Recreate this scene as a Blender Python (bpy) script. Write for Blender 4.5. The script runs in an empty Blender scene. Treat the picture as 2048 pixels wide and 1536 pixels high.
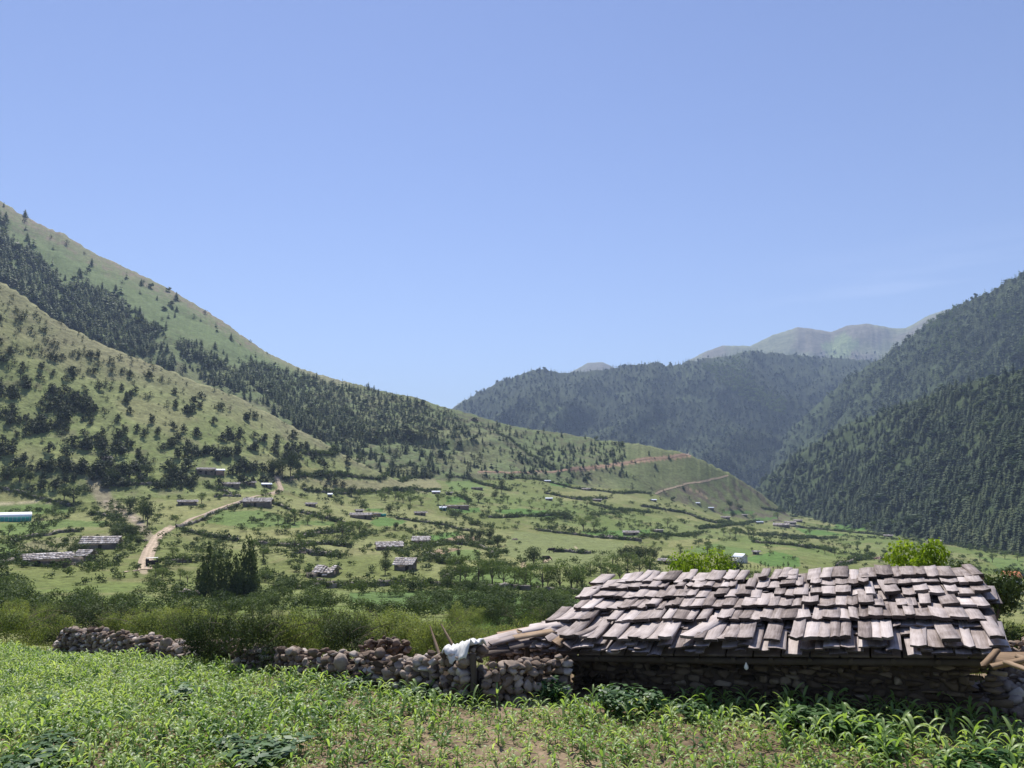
import bpy, math, random
import numpy as np
from mathutils import Vector, Matrix
R = math.radians
SC = bpy.context.scene
COL = SC.collection
rng = np.random.default_rng(7)
random.seed(7)

# ------------------------------------------------------------------ camera
EYE = 3.6
FPX = 1538.0                      # focal length in pixels of the 2048-wide photograph
PITCH = math.atan((960 - 768) / FPX)
cam = bpy.data.cameras.new('camera')
cam.sensor_width = 36.0
cam.lens = FPX / 2048 * 36.0
cam.clip_start = 0.1
cam.clip_end = 30000
camo = bpy.data.objects.new('camera', cam)
COL.objects.link(camo)
camo.location = (0, 0, EYE)
camo.rotation_euler = (R(90) + PITCH, 0, 0)
SC.camera = camo

# ------------------------------------------------------------------ sky, sun, exposure
SUN_AZ = R(-16)                   # measured from straight ahead, to the left
SUN_EL = R(57)
world = bpy.data.worlds.new('World')
SC.world = world
world.use_nodes = True
wn = world.node_tree.nodes
wl = world.node_tree.links
wn.clear()
wout = wn.new('ShaderNodeOutputWorld')
wbg = wn.new('ShaderNodeBackground')
sky = wn.new('ShaderNodeTexSky')
sky.sky_type = 'NISHITA'
sky.sun_disc = False
sky.sun_elevation = SUN_EL
sky.sun_rotation = SUN_AZ         # 0 = +Y
sky.altitude = 2600
sky.air_density = 1.35
sky.dust_density = 0.5
sky.ozone_density = 2.6
hsv = wn.new('ShaderNodeHueSaturation')
hsv.inputs['Hue'].default_value = 0.515
hsv.inputs['Saturation'].default_value = 1.0
wl.new(sky.outputs[0], hsv.inputs['Color'])
# a faint streak of thin cloud low on the right
tc = wn.new('ShaderNodeTexCoord')
mp = wn.new('ShaderNodeMapping')
mp.inputs['Rotation'].default_value = (0, R(-17), 0)
mp.inputs['Scale'].default_value = (3.0, 3.0, 26.0)
nz = wn.new('ShaderNodeTexNoise')
nz.inputs['Scale'].default_value = 1.0
nz.inputs['Detail'].default_value = 4.0
wl.new(tc.outputs['Generated'], mp.inputs['Vector'])
wl.new(mp.outputs[0], nz.inputs['Vector'])
cr = wn.new('ShaderNodeMapRange')
cr.inputs['From Min'].default_value = 0.52
cr.inputs['From Max'].default_value = 0.85
wl.new(nz.outputs['Fac'], cr.inputs['Value'])
sx = wn.new('ShaderNodeSeparateXYZ')
wl.new(tc.outputs['Generated'], sx.inputs[0])
rx = wn.new('ShaderNodeMapRange')
rx.inputs['From Min'].default_value = 0.2
rx.inputs['From Max'].default_value = 0.5
rx.interpolation_type = 'SMOOTHSTEP'
wl.new(sx.outputs['X'], rx.inputs['Value'])
rz_ = wn.new('ShaderNodeMapRange')
rz_.inputs['From Min'].default_value = 0.29
rz_.inputs['From Max'].default_value = 0.19
rz_.interpolation_type = 'SMOOTHSTEP'
wl.new(sx.outputs['Z'], rz_.inputs['Value'])
mm = wn.new('ShaderNodeMath'); mm.operation = 'MULTIPLY'
wl.new(cr.outputs[0], mm.inputs[0]); wl.new(rx.outputs[0], mm.inputs[1])
m2 = wn.new('ShaderNodeMath'); m2.operation = 'MULTIPLY'
wl.new(mm.outputs[0], m2.inputs[0]); wl.new(rz_.outputs[0], m2.inputs[1])
m3 = wn.new('ShaderNodeMath'); m3.operation = 'MULTIPLY'; m3.inputs[1].default_value = 0.34
wl.new(m2.outputs[0], m3.inputs[0])
mx = wn.new('ShaderNodeMix'); mx.data_type = 'RGBA'
wl.new(m3.outputs[0], mx.inputs['Factor'])
wl.new(hsv.outputs[0], mx.inputs['A'])
mx.inputs['B'].default_value = (9.0, 9.6, 11.0, 1)
wl.new(mx.outputs['Result'], wbg.inputs['Color'])
wbg.inputs['Strength'].default_value = 0.101
wl.new(wbg.outputs[0], wout.inputs['Surface'])

sun = bpy.data.lights.new('sun', 'SUN')
sun.energy = 5.0
sun.angle = R(0.5)
sun.color = (1.0, 0.965, 0.90)
suno = bpy.data.objects.new('sun', sun)
COL.objects.link(suno)
sdir = Vector((math.sin(SUN_AZ) * math.cos(SUN_EL), math.cos(SUN_AZ) * math.cos(SUN_EL), math.sin(SUN_EL)))
suno.rotation_euler = sdir.to_track_quat('Z', 'Y').to_euler()
suno.location = (-20, 40, 60)

SC.view_settings.view_transform = 'Standard'
SC.view_settings.look = 'None'
SC.view_settings.exposure = 0.52
SC.view_settings.gamma = 1.0
SC.render.engine = 'CYCLES'
SC.cycles.volume_bounces = 0
SC.cycles.transparent_max_bounces = 6
SC.cycles.max_bounces = 5
SC.cycles.diffuse_bounces = 2
SC.cycles.glossy_bounces = 2
SC.cycles.transmission_bounces = 3

# ------------------------------------------------------------------ maths helpers
CP, SP = math.cos(PITCH), math.sin(PITCH)
def azel(px, py):
    px = np.asarray(px, float); py = np.asarray(py, float)
    dx = (px - 1024) / FPX; dz = (768 - py) / FPX
    y = CP - dz * SP; z = SP + dz * CP
    return np.arctan2(dx, y), z / np.hypot(dx, y)        # azimuth, tan(elevation)
def project(x, y, z):
    x = np.asarray(x, float); y = np.asarray(y, float); z = np.asarray(z, float) - EYE
    f = y * CP + z * SP; u = -y * SP + z * CP
    f = np.maximum(f, 0.01)
    return 1024 + FPX * x / f, 768 - FPX * u / f
def at(px, py, r):
    a, t = azel(px, py)
    return Vector((float(r * math.sin(a)), float(r * math.cos(a)), float(EYE + r * t)))

def _h(ix, iy, s):
    n = (ix.astype(np.int64) * 374761393 + iy.astype(np.int64) * 668265263 + s * 1442695041) & 0xffffffff
    n = ((n ^ (n >> 13)) * 1274126177) & 0xffffffff
    n = (n ^ (n >> 16)) & 0xffff
    return n / 65535.0
def vn(x, y, s=0):
    ix = np.floor(x); iy = np.floor(y); fx = x - ix; fy = y - iy
    fx = fx * fx * (3 - 2 * fx); fy = fy * fy * (3 - 2 * fy)
    a = _h(ix, iy, s); b = _h(ix + 1, iy, s); c = _h(ix, iy + 1, s); d = _h(ix + 1, iy + 1, s)
    return (a + (b - a) * fx) * (1 - fy) + (c + (d - c) * fx) * fy
def fbm(x, y, s=0, o=4):
    t = 0; a = .5; n = 0
    for i in range(o):
        t = t + a * vn(x, y, s + i * 17); n += a; x = x * 2.03 + 5.1; y = y * 2.03 + 9.7; a *= .5
    return t / n
def sm(a, b, x):
    t = np.clip((x - a) / (b - a), 0, 1); return t * t * (3 - 2 * t)

def inpoly(px, py, poly):
    ins = np.zeros(px.shape, bool); n = len(poly)
    for i in range(n):
        x1, y1 = poly[i]; x2, y2 = poly[(i + 1) % n]
        if y1 == y2: continue
        c = ((y1 > py) != (y2 > py)) & (px < (x2 - x1) * (py - y1) / (y2 - y1) + x1)
        ins ^= c
    return ins

# ------------------------------------------------------------------ object helpers
def tag(o, label=None, cat=None, group=None, kind=None):
    if label: o['label'] = label
    if cat: o['category'] = cat
    if group: o['group'] = group
    if kind: o['kind'] = kind
    return o
def empty(name, loc=(0, 0, 0), rz=0, sc=1.0):
    o = bpy.data.objects.new(name, None); COL.objects.link(o)
    o.location = loc; o.rotation_euler = (0, 0, rz); o.scale = (sc, sc, sc)
    o.empty_display_size = 0.2
    return o
def link(name, me, parent=None, loc=None, rz=0, sc=None):
    o = bpy.data.objects.new(name, me); COL.objects.link(o)
    if parent is not None: o.parent = parent
    if loc is not None: o.location = loc
    if rz: o.rotation_euler = (0, 0, rz)
    if sc is not None: o.scale = sc if hasattr(sc, '__len__') else (sc, sc, sc)
    return o
def copy_tree(o, parent=None):
    c = o.copy(); COL.objects.link(c)
    if parent is not None: c.parent = parent
    for ch in list(o.children): copy_tree(ch, c)
    return c
def mesh(name, V, Fs, mats, mi=None, smooth=False, attrs=None, uv=None):
    """V (n,3); Fs one array or a list of arrays of faces of equal size each; mi face material indices"""
    if not isinstance(Fs, (list, tuple)): Fs = [Fs]
    Fs = [np.asarray(f, np.int32) for f in Fs if len(f)]
    me = bpy.data.meshes.new(name)
    V = np.asarray(V, np.float32)
    me.vertices.add(len(V)); me.vertices.foreach_set('co', V.ravel())
    li = np.concatenate([f.ravel() for f in Fs])
    tot = np.concatenate([np.full(len(f), f.shape[1], np.int32) for f in Fs])
    st = np.concatenate([[0], np.cumsum(tot)[:-1]]).astype(np.int32)
    me.loops.add(len(li)); me.loops.foreach_set('vertex_index', li)
    me.polygons.add(len(tot)); me.polygons.foreach_set('loop_start', st)
    if mi is not None: me.polygons.foreach_set('material_index', np.asarray(mi, np.int32))
    if smooth: me.polygons.foreach_set('use_smooth', np.ones(len(tot), bool))
    if not isinstance(mats, (list, tuple)): mats = [mats]
    for m in mats: me.materials.append(m)
    if attrs:
        for k, a in attrs.items():
            a = np.asarray(a, np.float32)
            if a.ndim == 2:
                at_ = me.attributes.new(k, 'FLOAT_COLOR', 'POINT')
                if a.shape[1] == 3: a = np.hstack([a, np.ones((len(a), 1), np.float32)])
                at_.data.foreach_set('color', a.ravel())
            else:
                at_ = me.attributes.new(k, 'FLOAT', 'POINT'); at_.data.foreach_set('value', a)
    if uv is not None:
        l = me.uv_layers.new(name='UVMap'); l.data.foreach_set('uv', np.asarray(uv, np.float32)[li].ravel())
    me.update(calc_edges=True); me.validate()
    return me
class MB:
    """collects shapes into one mesh"""
    def __init__(s): s.V = []; s.F = {3: [], 4: []}; s.M = {3: [], 4: []}; s.n = 0; s.A = []; s.U = []
    def add(s, V, F, m=0, tint=0.5, uv=None):
        V = np.asarray(V, float); F = np.asarray(F, int); k = F.shape[1]
        s.V.append(V); s.F[k].append(F + s.n); s.M[k].append(np.full(len(F), m)); s.n += len(V)
        s.A.append(np.full(len(V), tint) if np.isscalar(tint) else tint)
        s.U.append(np.zeros((len(V), 2)) if uv is None else uv)
    def box(s, c, sz, rz=0, m=0, tint=.5, rot=None):
        x, y, z = [q / 2 for q in sz]
        v = np.array([(-x, -y, -z), (x, -y, -z), (x, y, -z), (-x, y, -z), (-x, -y, z), (x, -y, z), (x, y, z), (-x, y, z)])
        M = np.array(rot if rot is not None else Matrix.Rotation(rz, 3, 'Z'))
        v = v @ M.T + np.array(c)
        s.add(v, [(0, 3, 2, 1), (4, 5, 6, 7), (0, 1, 5, 4), (1, 2, 6, 5), (2, 3, 7, 6), (3, 0, 4, 7)], m, tint)
    def tube(s, pts, rad, n=6, m=0, tint=.5):
        pts = [Vector(p) for p in pts]
        if not hasattr(rad, '__len__'): rad = [rad] * len(pts)
        V = []
        for i, p in enumerate(pts):
            d = (pts[min(i + 1, len(pts) - 1)] - pts[max(i - 1, 0)]).normalized()
            a = d.cross(Vector((0.3, 0.9, 0.2))).normalized(); b = d.cross(a)
            for k in range(n):
                t = 2 * math.pi * k / n
                V.append(p + (a * math.cos(t) + b * math.sin(t)) * rad[i])
        F = []
        for i in range(len(pts) - 1):
            for k in range(n):
                F.append((i * n + k, i * n + (k + 1) % n, (i + 1) * n + (k + 1) % n, (i + 1) * n + k))
        s.add([tuple(v) for v in V], F, m, tint)
        e = len(pts) - 1
        s.add([tuple(V[k]) for k in range(n)] + [tuple(pts[0])], [((k + 1) % n, k, n) for k in range(n)], m, tint)
        s.add([tuple(V[e * n + k]) for k in range(n)] + [tuple(pts[e])], [(k, (k + 1) % n, n) for k in range(n)], m, tint)
    def arrays(s):
        Fs = []; mi = []
        for k in (3, 4):
            if s.F[k]: Fs.append(np.vstack(s.F[k])); mi.append(np.concatenate(s.M[k]))
        return np.vstack(s.V), Fs, np.concatenate(mi), np.concatenate(s.A), np.vstack(s.U)
    def mesh(s, name, mats, smooth=False):
        V, Fs, mi, A, U = s.arrays()
        return mesh(name, V, Fs, mats, mi, smooth, {'tint': A}, U)
    def build(s, name, mats, parent=None, smooth=False):
        return link(name, s.mesh(name, mats, smooth), parent)

# ------------------------------------------------------------------ materials
def newmat(name):
    m = bpy.data.materials.new(name); m.use_nodes = True
    n = m.node_tree.nodes; n.clear()
    return m, n, m.node_tree.links
def ramp(n, stops):
    r = n.new('ShaderNodeValToRGB')
    e = r.color_ramp.elements
    while len(e) > 1: e.remove(e[-1])
    e[0].position = stops[0][0]; e[0].color = (*stops[0][1], 1)
    for p, c in stops[1:]:
        q = e.new(p); q.color = (*c, 1)
    return r
def mat_foliage(name, stops, trans=0.35, island=0.0, scale=0.15, rnd=0.5, rough=0.6):
    """leaf material: colour from a per-object / per-tree tint, a little noise; light passes through the leaf"""
    m, n, l = newmat(name)
    out = n.new('ShaderNodeOutputMaterial')
    oi = n.new('ShaderNodeObjectInfo'); at_ = n.new('ShaderNodeAttribute'); at_.attribute_name = 'tint'
    geo = n.new('ShaderNodeNewGeometry')
    nz = n.new('ShaderNodeTexNoise'); nz.inputs['Scale'].default_value = scale; nz.inputs['Detail'].default_value = 2
    l.new(geo.outputs['Position'], nz.inputs['Vector'])
    a = n.new('ShaderNodeMath'); a.operation = 'MULTIPLY_ADD'; a.inputs[1].default_value = rnd * .5
    l.new(oi.outputs['Random'], a.inputs[0])
    l.new(at_.outputs['Fac'], a.inputs[2])
    b = n.new('ShaderNodeMath'); b.operation = 'MULTIPLY_ADD'; b.inputs[1].default_value = 0.9
    l.new(nz.outputs['Fac'], b.inputs[0]); l.new(a.outputs[0], b.inputs[2])
    c = n.new('ShaderNodeMath'); c.operation = 'SUBTRACT'; c.inputs[1].default_value = 0.45 + rnd * .25
    l.new(b.outputs[0], c.inputs[0])
    rp = ramp(n, stops); l.new(c.outputs[0], rp.inputs['Fac'])
    bs = n.new('ShaderNodeBsdfPrincipled'); bs.inputs['Roughness'].default_value = rough
    bs.inputs['Specular IOR Level'].default_value = 0.35 if rough < .5 else 0.06
    tr = n.new('ShaderNodeBsdfTranslucent')
    g = n.new('ShaderNodeMix'); g.data_type = 'RGBA'; g.blend_type = 'MULTIPLY'; g.inputs['Factor'].default_value = 1
    g.inputs['B'].default_value = (1.25, 1.3, 0.55, 1)
    l.new(rp.outputs[0], g.inputs['A'])
    l.new(rp.outputs[0], bs.inputs['Base Color']); l.new(g.outputs['Result'], tr.inputs['Color'])
    ms = n.new('ShaderNodeMixShader'); ms.inputs[0].default_value = trans
    l.new(bs.outputs[0], ms.inputs[1]); l.new(tr.outputs[0], ms.inputs[2]); l.new(ms.outputs[0], out.inputs[0])
    return m
def mat_tint(name, stops, rough=0.85, nscale=3.0, namp=0.5, bump=0.0, bscale=20.0, spec=0.3, stretch=None, coord='Object'):
    m, n, l = newmat(name)
    out = n.new('ShaderNodeOutputMaterial')
    at_ = n.new('ShaderNodeAttribute'); at_.attribute_name = 'tint'
    tcx = n.new('ShaderNodeTexCoord')
    src = tcx.outputs[coord]
    if stretch:
        mp_ = n.new('ShaderNodeMapping'); mp_.inputs['Scale'].default_value = stretch; l.new(src, mp_.inputs['Vector']); src = mp_.outputs[0]
    nz = n.new('ShaderNodeTexNoise'); nz.inputs['Scale'].default_value = nscale; nz.inputs['Detail'].default_value = 5
    nz.inputs['Roughness'].default_value = 0.6
    l.new(src, nz.inputs['Vector'])
    a = n.new('ShaderNodeMath'); a.operation = 'MULTIPLY_ADD'; a.inputs[1].default_value = namp
    l.new(nz.outputs['Fac'], a.inputs[0]); l.new(at_.outputs['Fac'], a.inputs[2])
    c = n.new('ShaderNodeMath'); c.operation = 'SUBTRACT'; c.inputs[1].default_value = namp * .5
    l.new(a.outputs[0], c.inputs[0])
    rp = ramp(n, stops); l.new(c.outputs[0], rp.inputs['Fac'])
    bs = n.new('ShaderNodeBsdfPrincipled'); bs.inputs['Roughness'].default_value = rough
    bs.inputs['Specular IOR Level'].default_value = spec
    l.new(rp.outputs[0], bs.inputs['Base Color'])
    if bump:
        n2 = n.new('ShaderNodeTexNoise'); n2.inputs['Scale'].default_value = bscale; n2.inputs['Detail'].default_value = 4
        l.new(src, n2.inputs['Vector'])
        bp = n.new('ShaderNodeBump'); bp.inputs['Strength'].default_value = bump; bp.inputs['Distance'].default_value = 0.02
        l.new(n2.outputs['Fac'], bp.inputs['Height']); l.new(bp.outputs[0], bs.inputs['Normal'])
    l.new(bs.outputs[0], out.inputs[0])
    return m

def mat_ground(name, s1, s2, bumpd):
    """colour comes from the ground's own cover (attribute), broken up by noise at three sizes"""
    m, n, l = newmat(name)
    out = n.new('ShaderNodeOutputMaterial')
    at_ = n.new('ShaderNodeAttribute'); at_.attribute_name = 'cover'
    geo = n.new('ShaderNodeNewGeometry')
    def noise(sc, d=4, st=None):
        src = geo.outputs['Position']
        if st:
            q = n.new('ShaderNodeMapping'); q.inputs['Scale'].default_value = st; l.new(src, q.inputs['Vector']); src = q.outputs[0]
        z = n.new('ShaderNodeTexNoise'); z.inputs['Scale'].default_value = sc; z.inputs['Detail'].default_value = d
        z.inputs['Roughness'].default_value = .65; l.new(src, z.inputs['Vector']); return z
    n1 = noise(s1, 6); n2 = noise(s2, 5, (1, 1, 3.0))
    mr = n.new('ShaderNodeMapRange'); mr.inputs['From Min'].default_value = .28; mr.inputs['From Max'].default_value = .72
    mr.inputs['To Min'].default_value = .62; mr.inputs['To Max'].default_value = 1.36; l.new(n1.outputs['Fac'], mr.inputs['Value'])
    mr2 = n.new('ShaderNodeMapRange'); mr2.inputs['From Min'].default_value = .3; mr2.inputs['From Max'].default_value = .7
    mr2.inputs['To Min'].default_value = .78; mr2.inputs['To Max'].default_value = 1.22; l.new(n2.outputs['Fac'], mr2.inputs['Value'])
    mu = n.new('ShaderNodeMath'); mu.operation = 'MULTIPLY'; l.new(mr.outputs[0], mu.inputs[0]); l.new(mr2.outputs[0], mu.inputs[1])
    vm = n.new('ShaderNodeVectorMath'); vm.operation = 'SCALE'; l.new(at_.outputs['Color'], vm.inputs[0]); l.new(mu.outputs[0], vm.inputs['Scale'])
    bs = n.new('ShaderNodeBsdfPrincipled'); bs.inputs['Roughness'].default_value = .95; bs.inputs['Specular IOR Level'].default_value = .1
    l.new(vm.outputs[0], bs.inputs['Base Color'])
    bp = n.new('ShaderNodeBump'); bp.inputs['Strength'].default_value = 0.6; bp.inputs['Distance'].default_value = bumpd
    l.new(n1.outputs['Fac'], bp.inputs['Height']); l.new(bp.outputs[0], bs.inputs['Normal'])
    l.new(bs.outputs[0], out.inputs[0])
    return m
# ------------------------------------------------------------------ terrain: one height field round the camera
AZ = np.concatenate([np.radians(np.arange(-100, -62, 2.0)), np.radians(np.arange(-62, -37, 0.5)),
                     np.radians(np.linspace(-37, 37, 1180)), np.radians(np.arange(37.5, 62, 0.5)), np.radians(np.arange(62, 101, 2.0))])
RR = np.concatenate([np.geomspace(1.2, 36, 130)[:-1], np.geomspace(36, 1500, 560)[:-1], np.geomspace(1500, 9500, 170)])
LR = np.log(RR)
NA, NR = len(AZ), len(RR)
def pxa(px): return math.atan((px - 1024) / FPX / CP)
_bk = {   # px: [(range, height above the eye)]
 -700: [(1, -3.6), (12, -3.7), (28, -5.6), (45, -9), (100, -15), (190, -20), (300, -14), (400, -8), (700, -8)],
 0:    [(1, -3.6), (12, -3.75), (28, -5.75), (45, -9), (100, -15), (190, -20), (300, -15), (400, -9), (700, -9)],
 300:  [(1, -3.6), (12, -3.65), (22, -4.8), (45, -9.5), (100, -15.8), (190, -21.5), (280, -17), (360, -8), (450, 0), (700, 0)],
 500:  [(1, -3.6), (12, -3.6), (19, -4.25), (45, -9.3), (100, -16), (190, -23.5), (280, -18), (340, -11.5), (450, 0), (600, 6), (800, 6)],
 760:  [(1, -3.6), (12, -3.6), (16, -3.8), (45, -9.0), (100, -16), (190, -23), (300, -22), (400, -15), (500, -7), (600, 3), (800, 8)],
 1024: [(1, -3.6), (12, -3.5), (16, -3.7), (45, -9.0), (100, -16.4), (160, -20.5), (300, -26), (400, -24), (500, -15), (600, -6), (700, 2), (900, 2)],
 1250: [(1, -3.6), (12, -3.5), (18, -4.2), (45, -9.0), (100, -17), (200, -25), (300, -29), (400, -29.5), (500, -29), (600, -21), (750, -10), (900, -8)],
 1500: [(1, -3.6), (12, -3.55), (18, -4.4), (45, -9.5), (100, -18), (300, -32), (500, -38), (700, -43), (850, -42), (1000, -38), (1200, -60)],
 1700: [(1, -3.6), (12, -3.55), (18, -4.4), (45, -9.5), (100, -19), (300, -36), (500, -45), (800, -51), (900, -52), (1200, -62)],
 2048: [(1, -3.6), (12, -3.5), (18, -4.2), (45, -9.5), (100, -19), (300, -42), (400, -49), (600, -53), (1000, -60)],
 2700: [(1, -3.6), (12, -3.5), (18, -4.2), (45, -9.5), (100, -19), (300, -42), (400, -49), (600, -53), (1000, -60)],
}
_bx = np.array([pxa(p) for p in _bk])
_lu = np.arange(-.5, 9.3, .01)
_bz = np.array([np.interp(_lu, [math.log(a) for a, b in k] + [math.log(1600)], [b for a, b in k] + [-66]) for k in _bk.values()])
def _smooth(a, w, axis=1):
    k = np.hanning(w + 2)[1:-1]; k /= k.sum(); h = w // 2
    p = np.concatenate([np.repeat(np.take(a, [0], axis), h, axis), a, np.repeat(np.take(a, [-1], axis), h, axis)], axis)
    return np.apply_along_axis(lambda v: np.convolve(v, k, 'valid'), axis, p)
_bz = _smooth(_bz, 19)
def _interp_az(tab, x):
    i = np.clip(np.searchsorted(_bx, x) - 1, 0, len(_bx) - 2)
    t = np.clip((x - _bx[i]) / (_bx[i + 1] - _bx[i]), 0, 1); t = (t * t * (3 - 2 * t) + t) / 2
    return tab[i] * (1 - t)[:, None] + tab[i + 1] * t[:, None]
_bw = _interp_az(_bz, AZ)     # the table is by depth along the view, the grid by range
BASE = np.array([np.interp(LR + math.log(max(math.cos(a_), .6)), _lu, q_) for a_, q_ in zip(AZ, _bw)])                                     # (NA, NR)
GX = np.sin(AZ)[:, None] * RR[None]; GY = np.cos(AZ)[:, None] * RR[None]
BASE = BASE + (fbm(GX / 60, GY / 60, 3) - .5) * 5.0 * sm(60, 200, RR)[None] + (fbm(GX / 14, GY / 14, 9, 3) - .5) * 1.3 * sm(40, 120, RR)[None]
# low terraces on the valley floor
BASE = BASE + (fbm(GX / 3.2, GY / 3.2, 31, 3) - .5) * .12

LAYERS = [
 # name, skyline (px, py, range at ridge, range at foot), gully size, gully depth, shape
 ('hill', [(-900, 250, 800, 380), (-500, 330, 700, 380), (-200, 460, 650, 380), (0, 560, 600, 380), (50, 592, 590, 380), (102, 633, 580, 380), (205, 688, 570, 380), (308, 727, 560, 385),
           (393, 762, 550, 390), (470, 790, 545, 400), (560, 838, 540, 420), (640, 880, 530, 440), (720, 925, 520, 460), (850, 985, 510, 470), (1000, 1090, 500, 480), (3000, 1300, 500, 480)], 70, 4.5, 1.12),
 ('spur', [(-900, -100, 1500, 650), (-500, 120, 1450, 620), (-200, 290, 1400, 620), (0, 400, 1300, 620), (50, 432, 1290, 620), (100, 457, 1280, 620), (130, 468, 1270, 620), (200, 512, 1250, 620), (260, 537, 1240, 620),
           (330, 572, 1220, 620), (400, 613, 1200, 610), (440, 637, 1190, 600), (480, 667, 1170, 590), (530, 702, 1150, 575), (600, 736, 1110, 565), (680, 759, 1060, 570), (760, 780, 1010, 590), (820, 792, 980, 600),
           (900, 816, 950, 620), (950, 829, 940, 640), (1000, 845, 930, 660), (1060, 858, 920, 690), (1130, 866, 910, 710), (1200, 879, 900, 740), (1290, 889, 890, 770), (1370, 905, 900, 790), (1410, 922, 910, 800),
           (1460, 946, 930, 820), (1510, 977, 950, 840), (1550, 1007, 960, 860), (1590, 1037, 970, 880), (1650, 1090, 980, 900), (1800, 1200, 1000, 900), (3000, 1500, 1000, 900)], 95, 9, 1.0),
 ('right slope', [(3000, 200, 900, 480), (2500, 480, 900, 540), (2300, 600, 920, 570), (2048, 737, 980, 620), (1980, 752, 1020, 650), (1914, 768, 1080, 690), (1860, 790, 1120, 720), (1797, 812, 1180, 780), (1740, 832, 1240, 850), (1680, 852, 1300, 930),
           (1590, 907, 1350, 1060), (1530, 957, 1400, 1180), (1500, 1000, 1420, 1250), (1450, 1070, 1450, 1300), (1300, 1300, 1450, 1300), (-900, 1600, 1450, 1300)], 110, 30, 1.05),
 ('far right slope', [(3000, 0, 1900, 1100), (2500, 280, 1900, 1150), (2300, 400, 1900, 1200), (2048, 542, 1950, 1250), (1980, 580, 2000, 1280), (1940, 596, 2050, 1300), (1890, 622, 2100, 1330), (1840, 658, 2150, 1350), (1790, 694, 2200, 1400),
           (1700, 752, 2250, 1500), (1640, 802, 2280, 1550), (1580, 856, 2300, 1600), (1540, 925, 2300, 1650), (1480, 1010, 2300, 1700), (1300, 1300, 2300, 1800), (-900, 1600, 2300, 1800)], 210, 70, 1.0),
 ('forest ridge', [(-900, 1400, 2900, 2000), (500, 1150, 2900, 2000), (800, 900, 2900, 2000), (860, 840, 2850, 1950), (905, 815, 2800, 1900), (930, 800, 2800, 1850), (960, 782, 2800, 1800), (1010, 757, 2800, 1750), (1060, 741, 2800, 1750), (1090, 737, 2800, 1750), (1120, 744, 2850, 1750), (1150, 741, 2850, 1750),
           (1200, 736, 2850, 1750), (1260, 728, 2850, 1750), (1310, 724, 2850, 1800), (1350, 728, 2900, 1800), (1400, 718, 2950, 1800), (1450, 712, 3000, 1850), (1500, 700, 3100, 1900), (1540, 704, 3150, 1950), (1600, 708, 3200, 2000), (1650, 716, 3300, 2050),
           (1750, 722, 3300, 2100), (1850, 735, 3300, 2100), (2048, 740, 3300, 2100), (3000, 700, 3300, 2100)], 330, 95, 0.95),
 ('bare peaks', [(-900, 1400, 5200, 3600), (850, 1000, 5200, 3600), (905, 815, 5200, 3600), (930, 797, 5200, 3600), (960, 800, 5200, 3600), (1100, 760, 5200, 3600), (1150, 738, 5200, 3600), (1175, 723, 5200, 3600), (1205, 722, 5200, 3600), (1240, 738, 5200, 3600), (1300, 765, 5200, 3600),
           (1370, 722, 5000, 3500), (1410, 702, 5000, 3500), (1445, 690, 5000, 3500), (1485, 689, 5000, 3500), (1500, 691, 5000, 3500), (1545, 668, 5000, 3500), (1595, 653, 5000, 3500), (1625, 656, 5000, 3500), (1662, 663, 5000, 3500), (1695, 650, 5000, 3500),
           (1735, 646, 5000, 3500), (1790, 655, 5000, 3500), (1812, 655, 5000, 3500), (1850, 632, 5000, 3500), (1895, 617, 5000, 3500), (1960, 604, 5000, 3500), (2100, 570, 5000, 3500), (3000, 500, 5000, 3500)], 420, 170, 0.9),
]
def _prep(sky_):
    p = np.array(sky_, float); a, t = azel(p[:, 0], p[:, 1])
    o = np.argsort(p[:, 0]); o = o[np.argsort(a[o], kind='stable')]
    return a[o], t[o], p[o, 2], p[o, 3]
H = BASE.copy(); OWN = np.zeros((NA, NR), np.int8)
TT = {}
for li, (nm, sk, gs, gd, ex) in enumerate(LAYERS, 1):
    a, t, dr, df = _prep(sk)
    tn = np.interp(AZ, a, t); rr = np.interp(AZ, a, dr); rf = np.interp(AZ, a, df)
    jag = (fbm(AZ * 260, AZ * 0 + li, li, 4) - .5) * 0.004 + (fbm(AZ * 60, AZ * 0 + li, li + 50, 2) - .5) * 0.003
    jag *= {1: .5, 2: .5, 6: .25}.get(li, 1)
    zr = rr * (tn + jag)
    zf = np.array([np.interp(math.log(q), LR, BASE[i]) for i, q in enumerate(rf)])
    T = (RR[None] - rf[:, None]) / (rr - rf)[:, None]
    up = np.clip(T, 0, 1) ** ex
    dz = (zr - zf)[:, None]
    z = zf[:, None] + np.where(T < 0, T * np.maximum(dz, 30) * 1.2, np.where(T <= 1, up * dz, dz - np.maximum(dz, 40) * (T - 1) * 1.3 * T))
    u = GX / gs; v = GY / gs
    wx = fbm(u * .6, v * .6, li * 7, 2) * 1.5
    wx2 = fbm(u * .35 + 4, v * .35, li * 11, 3) * 5.0; rid = 1 - np.abs(fbm(AZ[:, None] * rr[:, None] / gs * .8 + wx2, RR[None] / gs * (1.1 if li == 6 else .5) + wx2 * .7 + wx, li * 5 + 1, 4) * 2 - 1) * 1.9
    env = np.sin(np.pi * np.clip(T, 0, 1)) ** 1.0 * (.40 if li == 6 else 1)
    z = z + (rid - .6) * gd * env * np.clip(dz / 60, 0, 1)
    z = z + (fbm(u * 5, v * 5, li * 3, 4) - .5) * gd * .35 * np.clip(T * 4, 0, 1) * np.clip((1.6 - T), .25, 1) * (1 - .8 * np.exp(-((T - 1) / .06) ** 2))
    k = 3.0 if li <= 2 else 6.0
    h = np.clip((z - H) / (2 * k) + .5, 0, 1)
    H = np.where(z > H + k, z, np.where(z < H - k, H, H + (z - H) * h + k * h * (1 - h)))
    OWN = np.where(z > H - k * .9 - .01, li, OWN) if False else np.where(h > .5, li, OWN)
    TT[li] = T
H = H + EYE
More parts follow.
